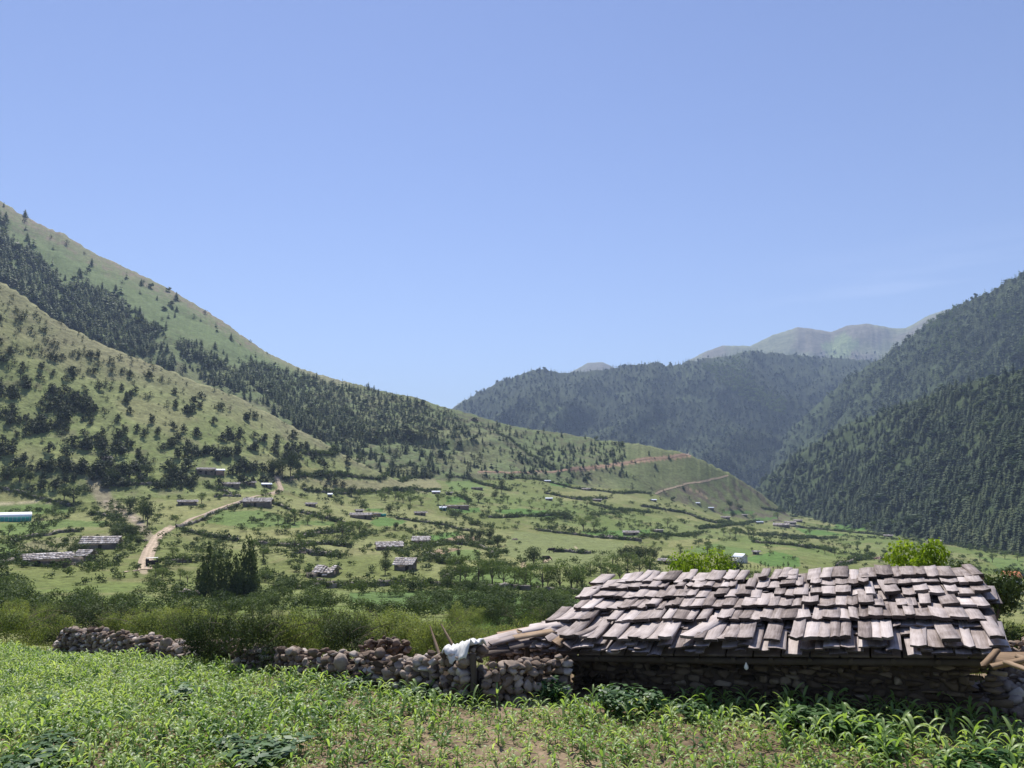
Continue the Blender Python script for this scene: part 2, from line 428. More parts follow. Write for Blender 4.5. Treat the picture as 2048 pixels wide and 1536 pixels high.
# elevation seen from the camera, running maximum outwards: used to drop things onto the ground
TANE = (H - EYE) / RR[None]
RMX = np.maximum.accumulate(TANE, axis=1)
def gz(x, y):
    x = np.atleast_1d(np.asarray(x, float)); y = np.atleast_1d(np.asarray(y, float))
    a = np.arctan2(x, y); r = np.log(np.hypot(x, y))
    i = np.clip(np.searchsorted(AZ, a) - 1, 0, NA - 2); j = np.clip(np.searchsorted(LR, r) - 1, 0, NR - 2)
    fa = np.clip((a - AZ[i]) / (AZ[i + 1] - AZ[i]), 0, 1); fr = np.clip((np.exp(r) - RR[j]) / (RR[j + 1] - RR[j]), 0, 1)
    return (H[i, j] * (1 - fa) + H[i + 1, j] * fa) * (1 - fr) + (H[i, j + 1] * (1 - fa) + H[i + 1, j + 1] * fa) * fr
def G(x, y): return float(gz(x, y)[0])
def own(x, y):
    a = np.arctan2(x, y); r = np.log(np.hypot(x, y))
    return OWN[np.clip(np.searchsorted(AZ, a), 0, NA - 1), np.clip(np.searchsorted(LR, r), 0, NR - 1)]
def hits(px, py, rmin=8):
    """where the sight line of a pixel first meets the ground"""
    a, t = azel(np.atleast_1d(px), np.atleast_1d(py))
    out = np.full((len(a), 3), np.nan)
    ia = np.clip(np.searchsorted(AZ, a), 0, NA - 1); j0 = np.searchsorted(RR, rmin)
    for k in range(len(a)):
        row = RMX[ia[k]]; j = max(np.searchsorted(row, t[k]), j0)
        if j >= NR: continue
        if j > 0 and row[j] > row[j - 1]:
            f = np.clip((t[k] - row[j - 1]) / (row[j] - row[j - 1]), 0, 1); r = RR[j - 1] + (RR[j] - RR[j - 1]) * f
        else: r = RR[j]
        out[k] = (r * math.sin(a[k]), r * math.cos(a[k]), 0)
    ok = ~np.isnan(out[:, 0])
    out[ok, 2] = gz(out[ok, 0], out[ok, 1])
    return out
def hit(px, py):
    h = hits(px, py)[0]
    return Vector([float(q) for q in h])

# ------------------------------------------------------------------ what covers the ground
PX, PY = project(GX, GY, H)
front = (GY > 0)
vis = (TANE >= RMX - 0.0006)
C = np.zeros((NA, NR, 3))
def put(mask, col, f=1.0):
    m = (np.asarray(mask, float) * f)[..., None]
    C[:] = C * (1 - m) + np.array(col) * m
nA = fbm(GX / 40, GY / 40, 71, 5); nB = fbm(GX / 9, GY / 9, 72, 4); nC = fbm(GX / 160, GY / 160, 73, 3); nD = fbm(GX / 2.2, GY / 2.2, 74, 3)
# valley grass
GR1 = (.140, .160, .050); GR2 = (.205, .212, .085); GRB = (.110, .165, .040); OLIVE = (.185, .170, .078); SOIL = (.26, .18, .12); TAN = (.30, .25, .165); DIRT = (.42, .33, .24)
C[:] = GR1
put(sm(.42, .62, nA), GR2, .9); put(sm(.5, .7, nC), GRB, .5); put(sm(.58, .74, nB), OLIVE, .55)
# near corn field: pale brown soil, crumbly
near = (1 - sm(26, 34, RR))[None] * np.ones((NA, 1))
put(near, (.155, .110, .072)); put(near * sm(.45, .62, nD), (.235, .172, .115), .8); put(near * sm(.52, .66, nB), (.13, .15, .055), .6)
# hillsides
def lay(i): return (OWN == i).astype(float)
h1 = lay(1)
put(h1, (.200, .225, .085)); put(h1 * sm(.40, .62, nB), (.155, .190, .062), .8); put(h1 * sm(.48, .68, nA), (.245, .235, .110), .7)
put(h1 * sm(.60, .75, nB), (.17, .15, .085), .5); put(h1 * sm(.6, 1.0, TT[1]), (.235, .215, .125), .65)
h2 = lay(2)
put(h2, (.120, .150, .060)); put(h2 * sm(.45, .65, nA), (.165, .180, .080), .9); put(h2 * sm(.5, .66, nB), (.105, .10, .055), .7)
up2 = h2 * (PX < 620) * sm(.35, .75, TT[2]); put(up2, (.13, .175, .066), .85)
put(h2 * (PX < 700) * sm(.84, 1.0, TT[2]), (.225, .205, .125), .7); put(h2 * (PX < 520) * sm(.8, .95, TT[2]) * sm(.54, .66, nB), (.22, .165, .125), .7)
put(h2 * sm(1150, 1350, PX), (.150, .170, .070), .9)
put(h2 * sm(1280, 1400, PX) * sm(.45, .6, nB) * sm(950, 970, PY), (.13, .105, .075), .8)
for i in (3, 4): put(lay(i), (.042, .060, .022)); put(lay(i) * sm(.58, .72, nA), (.062, .082, .034), .6)
h5 = lay(5); put(h5, (.045, .060, .028)); put(h5 * sm(.58, .72, nC), (.08, .11, .045), .6)
h6 = lay(6); put(h6, (.165, .150, .105)); put(h6 * sm(.45, .62, fbm(GX / 260, GY / 260, 77, 4)), (.17, .19, .10), .8); put(h6 * (1 - sm(.35, .6, TT[6])), (.05, .065, .035), .9)
put(inpoly(PX, PY, [(1690, 668), (1720, 685), (1690, 720), (1660, 718), (1640, 690)]) * h6, (.18, .24, .09), .8)

# crop fields, seen in the photograph as patches of their own green or brown
def c2(P): return [(x * .3418, 850 + y * .3418) for x, y in P]
def c3(P): return [(600 + x * .3418, 680 + y * .3418) for x, y in P]
def c5(P): return [(1200 + x * .414, 880 + y * .414) for x, y in P]
def c8(P): return [(560 + x * .1953, 980 + y * .1953) for x, y in P]
def c6(P): return [(1300 + x * .1465, 1000 + y * .1465) for x, y in P]
def cL(P): return [(x * .1465, 960 + y * .1465) for x, y in P]
BR = (.080, .160, .034); BR2 = (.115, .172, .048); LT = (.215, .215, .085)
FIELDS = [
 (c8([(900, 330), (1000, 285), (1150, 290), (1290, 325), (1200, 365), (1000, 375)]), BR), (c8([(1510, 480), (1640, 440), (1820, 425), (1850, 460), (1700, 510), (1560, 515)]), BR),
 (c8([(1650, 515), (1850, 460), (2048, 480), (2048, 520), (1850, 535)]), (.27, .19, .13)), (c8([(1400, 665), (1640, 600), (1820, 592), (1840, 610), (1560, 690)]), (.27, .19, .13)),
 (c8([(1560, 690), (1840, 610), (2048, 610), (2048, 720), (1600, 720)]), BR2), (c8([(880, 185), (1060, 190), (1060, 220), (880, 215)]), BR), (c8([(1700, 65), (1850, 65), (1920, 130), (1700, 140)]), BR),
 (c8([(1690, 200), (1900, 185), (2048, 185), (2048, 225), (1760, 240)]), BR), (c8([(0, 400), (560, 375), (640, 390), (300, 450), (0, 500)]), LT), (c8([(240, 310), (560, 330), (560, 370), (0, 400), (0, 350)]), BR2),
 (c3([(400, 760), (620, 735), (740, 750), (780, 790), (480, 812), (300, 790)]), (.19, .20, .085)), (c3([(60, 815), (480, 820), (640, 812), (780, 805), (840, 865), (600, 878), (200, 880)]), (.215, .20, .105)),
 (c3([(1120, 1000), (1280, 985), (1520, 1010), (1500, 1035), (1300, 1030)]), BR), (c3([(1460, 832), (1580, 840), (1560, 862), (1470, 852)]), BR), (c3([(850, 830), (1000, 820), (1110, 870), (880, 880)]), BR2), (c3([(1400, 890), (1700, 885), (1790, 920), (1560, 945)]), LT),
 (c3([(1250, 1120), (1600, 1150), (1900, 1180), (1880, 1260), (1750, 1320), (1450, 1340), (1180, 1250)]), (.155, .180, .068)), (c3([(1620, 1125), (1800, 1115), (2048, 1110), (2048, 1140), (1850, 1160)]), BR),
 (c3([(0, 730), (280, 790), (280, 800), (0, 795)]), LT), (c3([(900, 1345), (1040, 1330), (1350, 1350), (1440, 1430), (1100, 1440), (900, 1420)]), BR2), (c3([(0, 1080), (200, 1090), (140, 1125), (0, 1145)]), LT),
 (c6([(250, 560), (700, 520), (1000, 545), (850, 590), (420, 640), (250, 640)]), LT), (c6([(480, 690), (900, 600), (1400, 690), (1380, 760), (1180, 770), (800, 740), (450, 740)]), BR2), (c6([(1320, 780), (1700, 700), (2048, 780), (2048, 920), (1600, 900), (1330, 830)]), BR),
 (c6([(1500, 630), (1900, 640), (2048, 670), (1700, 690)]), LT), (c6([(950, 160), (1150, 145), (1450, 150), (1400, 190), (1000, 190)]), BR), (c6([(1400, 260), (1700, 225), (1750, 250), (1500, 300)]), BR), (c6([(300, 210), (650, 215), (950, 270), (650, 290), (380, 250)]), LT),
 (c5([(940, 425), (1100, 440), (1200, 462), (1000, 460)]), BR), (c5([(1800, 560), (2048, 575), (2048, 660), (1960, 655), (1900, 600)]), BR2), (c5([(1140, 405), (1280, 412), (1290, 440), (1130, 435)]), BR),
 (cL([(0, 340), (500, 320), (900, 350), (1000, 420), (800, 470), (300, 450), (0, 455)]), BR2), (cL([(380, 580), (800, 540), (1500, 570), (1400, 640), (900, 640), (300, 760), (0, 760), (0, 600)]), BR2),
 (cL([(0, 870), (250, 880), (200, 990), (0, 1010)]), BR2), (cL([(250, 870), (800, 780), (1500, 730), (1450, 800), (1100, 900), (780, 980), (400, 1040), (100, 1060), (250, 960)]), (.20, .19, .10)),
 (cL([(0, 130), (480, 250), (480, 300), (0, 330)]), LT),
 (c2([(1290, 505), (1560, 500), (1700, 560), (1680, 590), (1450, 600), (1200, 570)]), BR2), (c2([(1100, 590), (1500, 620), (1750, 600), (1780, 660), (1450, 670), (1150, 630)]), LT), (c2([(1000, 470), (1300, 440), (1200, 510), (1000, 560), (900, 520)]), LT),
 ([(880, 1240), (1000, 1215), (1230, 1222), (1230, 1262), (1180, 1300), (1000, 1285)], (.075, .165, .032)), ([(120, 1225), (230, 1215), (260, 1235), (160, 1250)], BR),
 ([(700, 1185), (900, 1180), (1220, 1200), (1220, 1222), (900, 1222), (700, 1205)], (.09, .15, .045)),
]
jx = (fbm(GX / 5, GY / 5, 91, 3) - .5) * 9; jy = (fbm(GX / 5, GY / 5, 92, 3) - .5) * 4
for poly, col in FIELDS:
    m = (inpoly(PX + jx, PY + jy, poly) & vis & (RR[None] > 30) & front).astype(float)
    put(m, col, .85)
# dry stream bed on the left, bare banks of the hillside road
def band(path, w0, w1=None, col=DIRT, f=.9, n=None):
    w1 = w1 or w0; best = np.full(PX.shape, 9.0)
    for k in range(len(path) - 1):
        (x1, y1), (x2, y2) = path[k], path[k + 1]; L2 = (x2 - x1) ** 2 + (y2 - y1) ** 2
        t = np.clip(((PX - x1) * (x2 - x1) + (PY - y1) * (y2 - y1)) / L2, 0, 1)
        w = w0 + (w1 - w0) * (k + t) / (len(path) - 1)
        best = np.minimum(best, np.hypot(PX + jx * .6 - x1 - t * (x2 - x1), (PY + jy * .5 - y1 - t * (y2 - y1)) * 1.2) / w)
    m = (1 - sm(.6, 1.1, best)) * vis * front * (RR[None] > 30)
    if n is not None: m = m * n
    put(m, col, f)
band(c2([(560, 340), (620, 450), (700, 500), (800, 560), (850, 620), (900, 680)]), 22, 9, (.24, .20, .14), .8)
band(c2([(620, 450), (700, 500), (800, 560), (850, 620)]), 6, 6, (.42, .33, .27), .7, sm(.4, .6, nD))
band(c2([(840, 850), (860, 790), (890, 720), (930, 650), (1000, 600)]), 11, 7, (.34, .27, .19), .8)
band(c2([(1600, 400), (1640, 370), (1610, 300), (1680, 320), (1800, 300)]), 5, 3, (.40, .29, .20), .8)
band(c2([(0, 460), (240, 450), (300, 455)]), 1.5, 1.5, (.40, .34, .22), .8)
band(c3([(1580, 760), (1750, 742), (1900, 722), (2048, 694)]) + c5([(150, 107), (300, 88), (430, 74)]), 5, 5, (.40, .25, .17), .85)
band(c3([(1040, 775), (1300, 778), (1500, 772)]), 3, 3, (.30, .24, .17), .7)
band(c5([(300, 255), (420, 240), (500, 265)]), 14, 10, (.125, .095, .070), .6, sm(.38, .55, nB))
band(c5([(420, 232), (470, 250), (520, 280)]), 2, 2, (.38, .27, .18), .8)
band(c3([(870, 400), (1000, 470), (1180, 560), (1300, 640)]), 10, 10, (.10, .095, .055), .6, sm(.4, .6, nB))
band([(1090, 1122), (1100, 1117)], 4, 4, (.38, .30, .20)); band([(1150, 1093), (1156, 1099)], 2, 2, (.40, .33, .22)); band([(1046, 1128), (1044, 1142)], 6, 6, (.40, .31, .20))

# ------------------------------------------------------------------ split into named pieces that share their edges
M_FIELD = mat_ground('soil', 9.0, 2.0, .05)
M_GROUND = mat_ground('meadow', .9, .22, .5)
M_HILL = mat_ground('hill_grass', .35, .08, 1.4)
M_FAR = mat_ground('far_slope', .05, .012, 8.0)
vid = np.arange(NA * NR).reshape(NA, NR)
Q = np.stack([vid[:-1, :-1], vid[1:, :-1], vid[1:, 1:], vid[:-1, 1:]], -1)
fo = OWN[:-1, :-1].copy(); fo[:, RR[:-1] < 33] = -1
VV = np.stack([GX, GY, H], -1).reshape(-1, 3); CC = C.reshape(-1, 3)
for key, name, mat in ((-1, 'field', M_FIELD), (0, 'valley_floor', M_GROUND), (1, 'grassy_hill', M_HILL), (2, 'mountain_spur', M_HILL), (3, 'forested_slope', M_FAR), (4, 'forested_slope', M_FAR), (5, 'forested_ridge', M_FAR), (6, 'far_peaks', M_FAR)):
    f = Q[fo == key]
    if not len(f): continue
    used = np.unique(f); mp_ = np.zeros(NA * NR, np.int32); mp_[used] = np.arange(len(used))
    o = link(name, mesh(name, VV[used], mp_[f], mat, smooth=True, attrs={'cover': np.clip(CC[used], 0, 1)}))
    o['kind'] = 'structure'
del PX, PY
# ------------------------------------------------------------------ plant meshes (built once, copied or merged)
def leaves(P, N, L, W, rs, droop=0.0, up=None):
    """rhombic leaves at points P, facing roughly N"""
    n = len(P); P = np.asarray(P, float)
    N = N / (np.linalg.norm(N, axis=1, keepdims=True) + 1e-9)
    r = rs.normal(size=(n, 3)); r[:, 2] -= droop
    T = r - N * (r * N).sum(1, keepdims=True); T /= np.linalg.norm(T, axis=1, keepdims=True) + 1e-9
    B = np.cross(N, T)
    L = np.broadcast_to(L, (n,))[:, None]; W = np.broadcast_to(W, (n,))[:, None]
    bend = N * L * .18
    V = np.stack([P - T * L * .5, P + B * W * .5 - T * L * .05 + bend * .3, P + T * L * .5, P - B * W * .5 - T * L * .05 + bend * .3], 1).reshape(-1, 3)
    F = np.arange(4 * n).reshape(n, 4)
    return V, F
def rdir(n, rs):
    v = rs.normal(size=(n, 3)); return v / np.linalg.norm(v, axis=1, keepdims=True)
def lobes(n, C, Rad, rs, shell=.55):
    """points in a set of ellipsoid lobes, thicker towards their surface"""
    C = np.asarray(C, float); Rad = np.asarray(Rad, float)
    w = (Rad.prod(1)) ** (2 / 3); k = rs.choice(len(C), n, p=w / w.sum())
    d = rdir(n, rs); rad = shell + (1 - shell) * rs.random(n) ** .6
    rad *= 1 + .16 * rs.normal(size=n) * (rs.random(n) < .5)
    P = C[k] + d * Rad[k] * rad[:, None]
    N = d + rs.normal(size=(n, 3)) * .55 + np.array([0, 0, .25])
    return P, N, k

def m_conifer(seed, h=1.0, n=9, w=.17, layers=7):
    """far conifer, unit height: ragged tiers of drooping boughs"""
    rs = np.random.default_rng(seed); mb = MB()
    mb.tube([(0, 0, -.03), (0, 0, .25), (0, 0, .95)], [.014, .011, .003], 4, 1, .4)
    for i in range(layers):
        f = i / (layers - 1); z = .08 + .86 * f
        r = (w * (1 - f) ** .8 + .014) * rs.uniform(.8, 1.25)
        V = [(0, 0, min(1.0, z + .16 * (1 - f * .5)))]
        F = []; m = n if f < .8 else 5; ph = rs.random() * 6
        for k in range(m):
            a = ph + 2 * math.pi * (k + rs.uniform(-.3, .3)) / m; rr_ = r * rs.uniform(.6, 1.3)
            V.append((math.cos(a) * rr_, math.sin(a) * rr_, z - r * .45 + rs.uniform(-.02, .02)))
            a2 = a + math.pi / m; V.append((math.cos(a2) * r * .45, math.sin(a2) * r * .45, z + .0))
        for k in range(2 * m): F.append((0, 1 + k, 1 + (k + 1) % (2 * m)))
        mb.add(V, F, 0, .5 + rs.uniform(-.12, .12))
    return mb
def m_broad(seed, n=150, trunk=True, squash=1.0, leaf=.11, nl=7, spread=.42, zc=.6, rad=(.16, .30)):
    """broad crown of unit height from leaf clumps"""
    rs = np.random.default_rng(seed); mb = MB()
    C = []; Rd = []
    for i in range(nl):
        a = rs.random() * 6.28; q = rs.random() ** .5 * spread * (1 if i else 0)
        zz = zc + rs.uniform(-.22, .24)
        C.append((math.cos(a) * q, math.sin(a) * q, zz)); s = rs.uniform(*rad); Rd.append((s, s, s * .8 * squash))
    P, N, k = lobes(n, C, Rd, rs)
    P[:, 2] = np.clip(P[:, 2], .02, 1.02)
    s = rs.uniform(.6, 1.4, n)
    V, F = leaves(P, N, leaf * s, leaf * .75 * s, rs)
    t = .5 + .22 * (rs.random(nl)[k] - .5) + rs.uniform(-.12, .12, n)
    mb.add(V, F, 0, np.repeat(t, 4))
    if trunk:
        mb.tube([(0, 0, -.05), (.01, .0, .15), (.0, .01, .35), (.02, 0, .6)], [.032, .025, .02, .008], 5, 1, .4)
        for c in C[:5]:
            c = np.array(c); mb.tube([(0, 0, .22), tuple(c * .5 + np.array([0, 0, .12])), tuple(c)], [.016, .011, .004], 4, 1, .4)
    return mb
def m_juniper(seed, n=260):
    rs = np.random.default_rng(seed); C = []; Rd = []
    tall = rs.uniform(.75, 1.2)
    for i in range(9):
        f = i / 8; a = rs.random() * 6.28; q = .26 * (1 - f * .75) * rs.random() ** .5
        s = (.27 - .15 * f) * rs.uniform(.8, 1.15); C.append((math.cos(a) * q, math.sin(a) * q, .2 + f * .62)); Rd.append((s, s, s * .95 * tall))
    mb = MB(); P, N, k = lobes(n, C, Rd, rs, .6); P[:, 2] = np.clip(P[:, 2], .0, 1.1)
    s = rs.uniform(.6, 1.5, n); V, F = leaves(P, N, .10 * s, .075 * s, rs)
    mb.add(V, F, 0, np.repeat(.5 + .2 * (rs.random(9)[k] - .5) + rs.uniform(-.1, .1, n), 4))
    mb.tube([(0, 0, -.06), (0.01, 0, .3), (0, 0, .7)], [.035, .025, .008], 5, 1, .4)
    return mb
def m_shrub(seed, n=460, leaf=.075):
    rs = np.random.default_rng(seed); C = []; Rd = []
    for i in range(6):
        a = rs.random() * 6.28; q = rs.random() ** .5 * .42; s = rs.uniform(.2, .34)
        C.append((math.cos(a) * q, math.sin(a) * q, rs.uniform(.25, .6))); Rd.append((s, s, s * 1.05))
    mb = MB(); P, N, k = lobes(n, C, Rd, rs, .5); P[:, 2] = np.clip(P[:, 2], -.05, 1.1)
    s = rs.uniform(.6, 1.5, n); V, F = leaves(P, N, leaf * s, leaf * .7 * s, rs)
    mb.add(V, F, 0, np.repeat(.5 + .25 * (rs.random(6)[k] - .5) + rs.uniform(-.14, .14, n), 4)); return mb
def m_bush(seed, stems=60, per=30, leaf=.026, arch=.7, w=.5, n=7500, up=0.0, col=0.5):
    """near bush of unit size: a mound of small leaves in uneven lobes, with arching leafy shoots breaking out of it"""
    rs = np.random.default_rng(seed); mb = MB(); C = []; Rd = []; nl = 13
    for i in range(nl):
        a = i * 2.4 + rs.uniform(-.5, .5); q = w * .78 * rs.random() ** .5; s = rs.uniform(.12, .25)
        C.append((math.cos(a) * q, math.sin(a) * q, rs.uniform(.12, .66) * (1 - .35 * q / w))); Rd.append((s, s, s * rs.uniform(.8, 1.2)))
    P, N, k = lobes(n, C, Rd, rs, .5); P[:, 2] = np.abs(P[:, 2]) + .005
    s = rs.uniform(.6, 1.5, n); V, F = leaves(P, N, leaf * s, leaf * .5 * s, rs)
    mb.add(V, F, 0, np.repeat(col - .04 + .55 * (rs.random(nl)[k] - .5) + rs.uniform(-.13, .13, n) + (P[:, 2] - .4) * .12, 4))
    for i in range(stems):
        a = rs.random() * 6.28; b = rs.random() ** .5; x0, y0 = math.cos(a) * w * .5 * b, math.sin(a) * w * .5 * b; z0 = rs.uniform(.1, .45)
        L = rs.uniform(.26, .50) * (1.05 - z0 * .6); out = b * rs.uniform(.25, .62) * (1 - up * .6); dr = arch * rs.uniform(.1, 1.0) * b * L; aa = a + rs.uniform(-.6, .6); ts = np.linspace(0, 1, 6)
        X = x0 + math.cos(aa) * out * ts; Y = y0 + math.sin(aa) * out * ts; Z = z0 + L * ts - dr * ts ** 2.4
        mb.tube([tuple(p) for p in np.stack([X, Y, Z], 1)], [.006, .005, .004, .004, .003, .0015], 3, 1, .4)
        t = rs.uniform(.05, 1.0, per); p = np.stack([np.interp(t, ts, X), np.interp(t, ts, Y), np.interp(t, ts, Z)], 1) + rs.normal(size=(per, 3)) * (.008 + .028 * (1 - t))[:, None]
        n_ = rs.normal(size=(per, 3)) + np.array([0, 0, .9]); s = rs.uniform(.6, 1.3, per); V, F = leaves(p, n_, leaf * s, leaf * .45 * s, rs)
        V[:, 2] = np.maximum(V[:, 2], .0); mb.add(V, F, 0, np.repeat(col + rs.uniform(-.1, .2) + rs.uniform(-.08, .08, per) + t * .1, 4))
    return mb
def m_leafytree(seed, n=7000, leaf=.03, nl=16, trunk_h=.25, spread=.36, zc=.62, limbs=7, rad=(.11, .19), tall=.34):
    rs = np.random.default_rng(seed); C = []; Rd = []
    for i in range(nl):
        a = i * 2.4 + rs.uniform(-.4, .4); q = spread * (rs.random() ** .5); zz = zc + rs.uniform(-tall, tall * .85) * (1 - q / spread * .35)
        s = rs.uniform(*rad); C.append((math.cos(a) * q, math.sin(a) * q, zz)); Rd.append((s, s, s * .85))
    P, N, k = lobes(n, C, Rd, rs, .45); s = rs.uniform(.6, 1.35, n)
    fr = MB(); V, F = leaves(P, N, leaf * s, leaf * .6 * s, rs)
    fr.add(V, F, 0, np.repeat(.5 + .3 * (rs.random(nl)[k] - .5) + rs.uniform(-.15, .15, n), 4))
    tr = MB(); tr.tube([(0, 0, -.04), (.01, 0, trunk_h * .5), (0, .01, trunk_h), (0.01, 0, .75)], [.035, .028, .024, .006], 8, 0, .4)
    for c in C[:limbs + 4]:
        c = np.array(c); m_ = c * .55 + np.array([0, 0, trunk_h * .35]); tr.tube([(0, 0, trunk_h * .8), tuple(m_), tuple(c), tuple(c * 1.08)], [.018, .012, .006, .002], 5, 0, .4)
    return fr, tr
def m_plume(seed, n=900):
    """tall feathery column of foliage, unit height"""
    rs = np.random.default_rng(seed); mb = MB(); C = []; Rd = []
    for i in range(12):
        f = i / 11; C.append((rs.uniform(-.05, .05), rs.uniform(-.05, .05), .08 + f * .84)); s = .15 * (1 - .72 * f) * rs.uniform(.75, 1.25); Rd.append((s, s, .10))
    P, N, k = lobes(n, C, Rd, rs, .35); N[:, 2] *= .3; s = rs.uniform(.6, 1.4, n)
    V, F = leaves(P, N, .05 * s, .022 * s, rs, droop=-1.5)
    mb.add(V, F, 0, np.repeat(.5 + .2 * (rs.random(12)[k] - .5) + rs.uniform(-.15, .15, n), 4)); return mb

M_BARK = mat_tint('bark', [(0, (.06, .045, .035)), (.5, (.13, .10, .075)), (1, (.22, .18, .14))], nscale=12)
M_CON = mat_foliage('conifer_needles', [(0, (.020, .040, .020)), (.5, (.062, .088, .040)), (1, (.130, .150, .066))], .22, scale=.03, rnd=.9)
M_CONF = mat_foliage('far_conifer_needles', [(0, (.018, .038, .020)), (.5, (.042, .066, .034)), (.8, (.085, .115, .050)), (1, (.13, .17, .065))], .15, scale=.009, rnd=.4)
M_JUN = mat_foliage('juniper_needles', [(0, (.018, .030, .016)), (.5, (.040, .055, .026)), (1, (.080, .095, .042))], .12, scale=.05, rnd=.5)
M_SHRUB = mat_foliage('shrub_leaves', [(0, (.030, .050, .018)), (.5, (.070, .100, .032)), (1, (.14, .18, .06))], .25, scale=.05, rnd=.7)
M_ORCH = mat_foliage('orchard_leaves', [(0, (.06, .095, .03)), (.5, (.10, .14, .05)), (1, (.16, .20, .08))], .35, scale=.05, rnd=.7)
M_BUSH = mat_foliage('bush_leaves', [(0, (.030, .050, .018)), (.40, (.125, .165, .055)), (1, (.33, .36, .13))], .4, scale=.7, rnd=.5)
M_DARK = mat_foliage('dark_leaves', [(0, (.018, .032, .015)), (.5, (.055, .078, .030)), (1, (.14, .17, .065))], .2, scale=.5, rnd=.3)
M_LIME = mat_foliage('walnut_leaves', [(0, (.07, .13, .01)), (.5, (.17, .25, .022)), (1, (.32, .38, .05))], .5, scale=.8, rnd=.1)
M_WEED = mat_foliage('weed_leaves', [(0, (.025, .07, .02)), (.5, (.06, .13, .035)), (1, (.12, .21, .06))], .35, scale=1.5, rnd=.4, rough=.45)
M_CORN = mat_foliage('corn_leaves', [(0, (.06, .13, .032)), (.45, (.21, .32, .09)), (1, (.52, .60, .27))], .48, scale=1.2, rnd=.5, rough=.42)

def merged(name, mbs, pos, sc, rot, mats, tj=.0, rs=None, label=None, cat=None, group=None, kind='stuff'):
    """many small plants as one mesh"""
    rs = rs or np.random.default_rng(1); Vs = []; F3 = []; F4 = []; M3 = []; M4 = []; As = []; off = 0
    arr = [m.arrays() for m in mbs]; pick = rs.integers(len(arr), size=len(pos))
    for k, (V, Fs, mi, A, U) in enumerate(arr):
        idx = np.where(pick == k)[0]
        if not len(idx): continue
        p = pos[idx]; s = sc[idx]; r = rot[idx]; c, sn = np.cos(r), np.sin(r)
        s = s if s.ndim == 2 else np.stack([s, s, s], 1)
        x = V[None, :, 0] * s[:, :1]; y = V[None, :, 1] * s[:, 1:2]; z = V[None, :, 2] * s[:, 2:3]
        W = np.stack([x * c[:, None] - y * sn[:, None] + p[:, :1], x * sn[:, None] + y * c[:, None] + p[:, 1:2], z + p[:, 2:3]], -1)
        nv = len(V); o = off + np.arange(len(idx)) * nv
        Vs.append(W.reshape(-1, 3)); As.append((A[None] + rs.uniform(-tj, tj, (len(idx), 1))).ravel()); m0 = 0
        for f in Fs:
            g = (f[None] + o[:, None, None]).reshape(-1, f.shape[1]); mm_ = np.tile(mi[m0:m0 + len(f)], len(idx)); m0 += len(f)
            (F3 if f.shape[1] == 3 else F4).append(g); (M3 if f.shape[1] == 3 else M4).append(mm_)
        off += nv * len(idx)
    Fs = []; mi = []
    if F3: Fs.append(np.vstack(F3)); mi.append(np.concatenate(M3))
    if F4: Fs.append(np.vstack(F4)); mi.append(np.concatenate(M4))
    o = link(name, mesh(name, np.vstack(Vs), Fs, mats, np.concatenate(mi), attrs={'tint': np.concatenate(As)}))
    if kind: o['kind'] = kind
    tag(o, label, cat, group)
    return o
def individuals(name, mbs, pos, sc, rot, mats, labelf, cat, group, parts=None, rs=None):
    """separate plants sharing a few meshes; parts = (crown name, trunk name) splits material 0 from 1"""
    rs = rs or np.random.default_rng(2); protos = []
    for m in mbs:
        V, Fs, mi, A, U = m.arrays()
        if parts is None: protos.append(m.mesh(name, mats)); continue
        pr = []
        for q in (0, 1):
            sub = []; m0 = 0
            for f in Fs:
                sel = mi[m0:m0 + len(f)] == q; m0 += len(f)
                if sel.any(): sub.append(f[sel])
            u = np.unique(np.concatenate([f.ravel() for f in sub])); mp_ = np.zeros(len(V), int); mp_[u] = np.arange(len(u))
            pr.append(mesh(parts[q], V[u], [mp_[f] for f in sub], mats[q], attrs={'tint': A[u]}))
        protos.append(pr)
    out = []
    for i in range(len(pos)):
        pr = protos[rs.integers(len(protos))]; s = sc[i]
        if parts is None:
            o = link(name, pr, None, tuple(map(float, pos[i])), float(rot[i]))
        else:
            o = empty(name, tuple(map(float, pos[i])), float(rot[i]))
            link(parts[0], pr[0], o); link(parts[1], pr[1], o)
        o.scale = tuple(map(float, s)) if hasattr(s, '__len__') else (float(s),) * 3
        tag(o, labelf(i) if callable(labelf) else labelf, cat, group); out.append(o)
    return out
def jitter_grid(x0, x1, y0, y1, sx_, sy_, rs):
    gx, gy = np.meshgrid(np.arange(x0, x1, sx_), np.arange(y0, y1, sy_)); gx = gx.ravel() + rs.uniform(-.5, .5, gx.size) * sx_; gy = gy.ravel() + rs.uniform(-.5, .5, gy.size) * sy_
    return gx, gy
def hit_own(px, py):
    P = hits(px, py); ok = ~np.isnan(P[:, 0]); P = P[ok]; px = px[ok]; py = py[ok]
    return P, own(P[:, 0], P[:, 1]), px, py
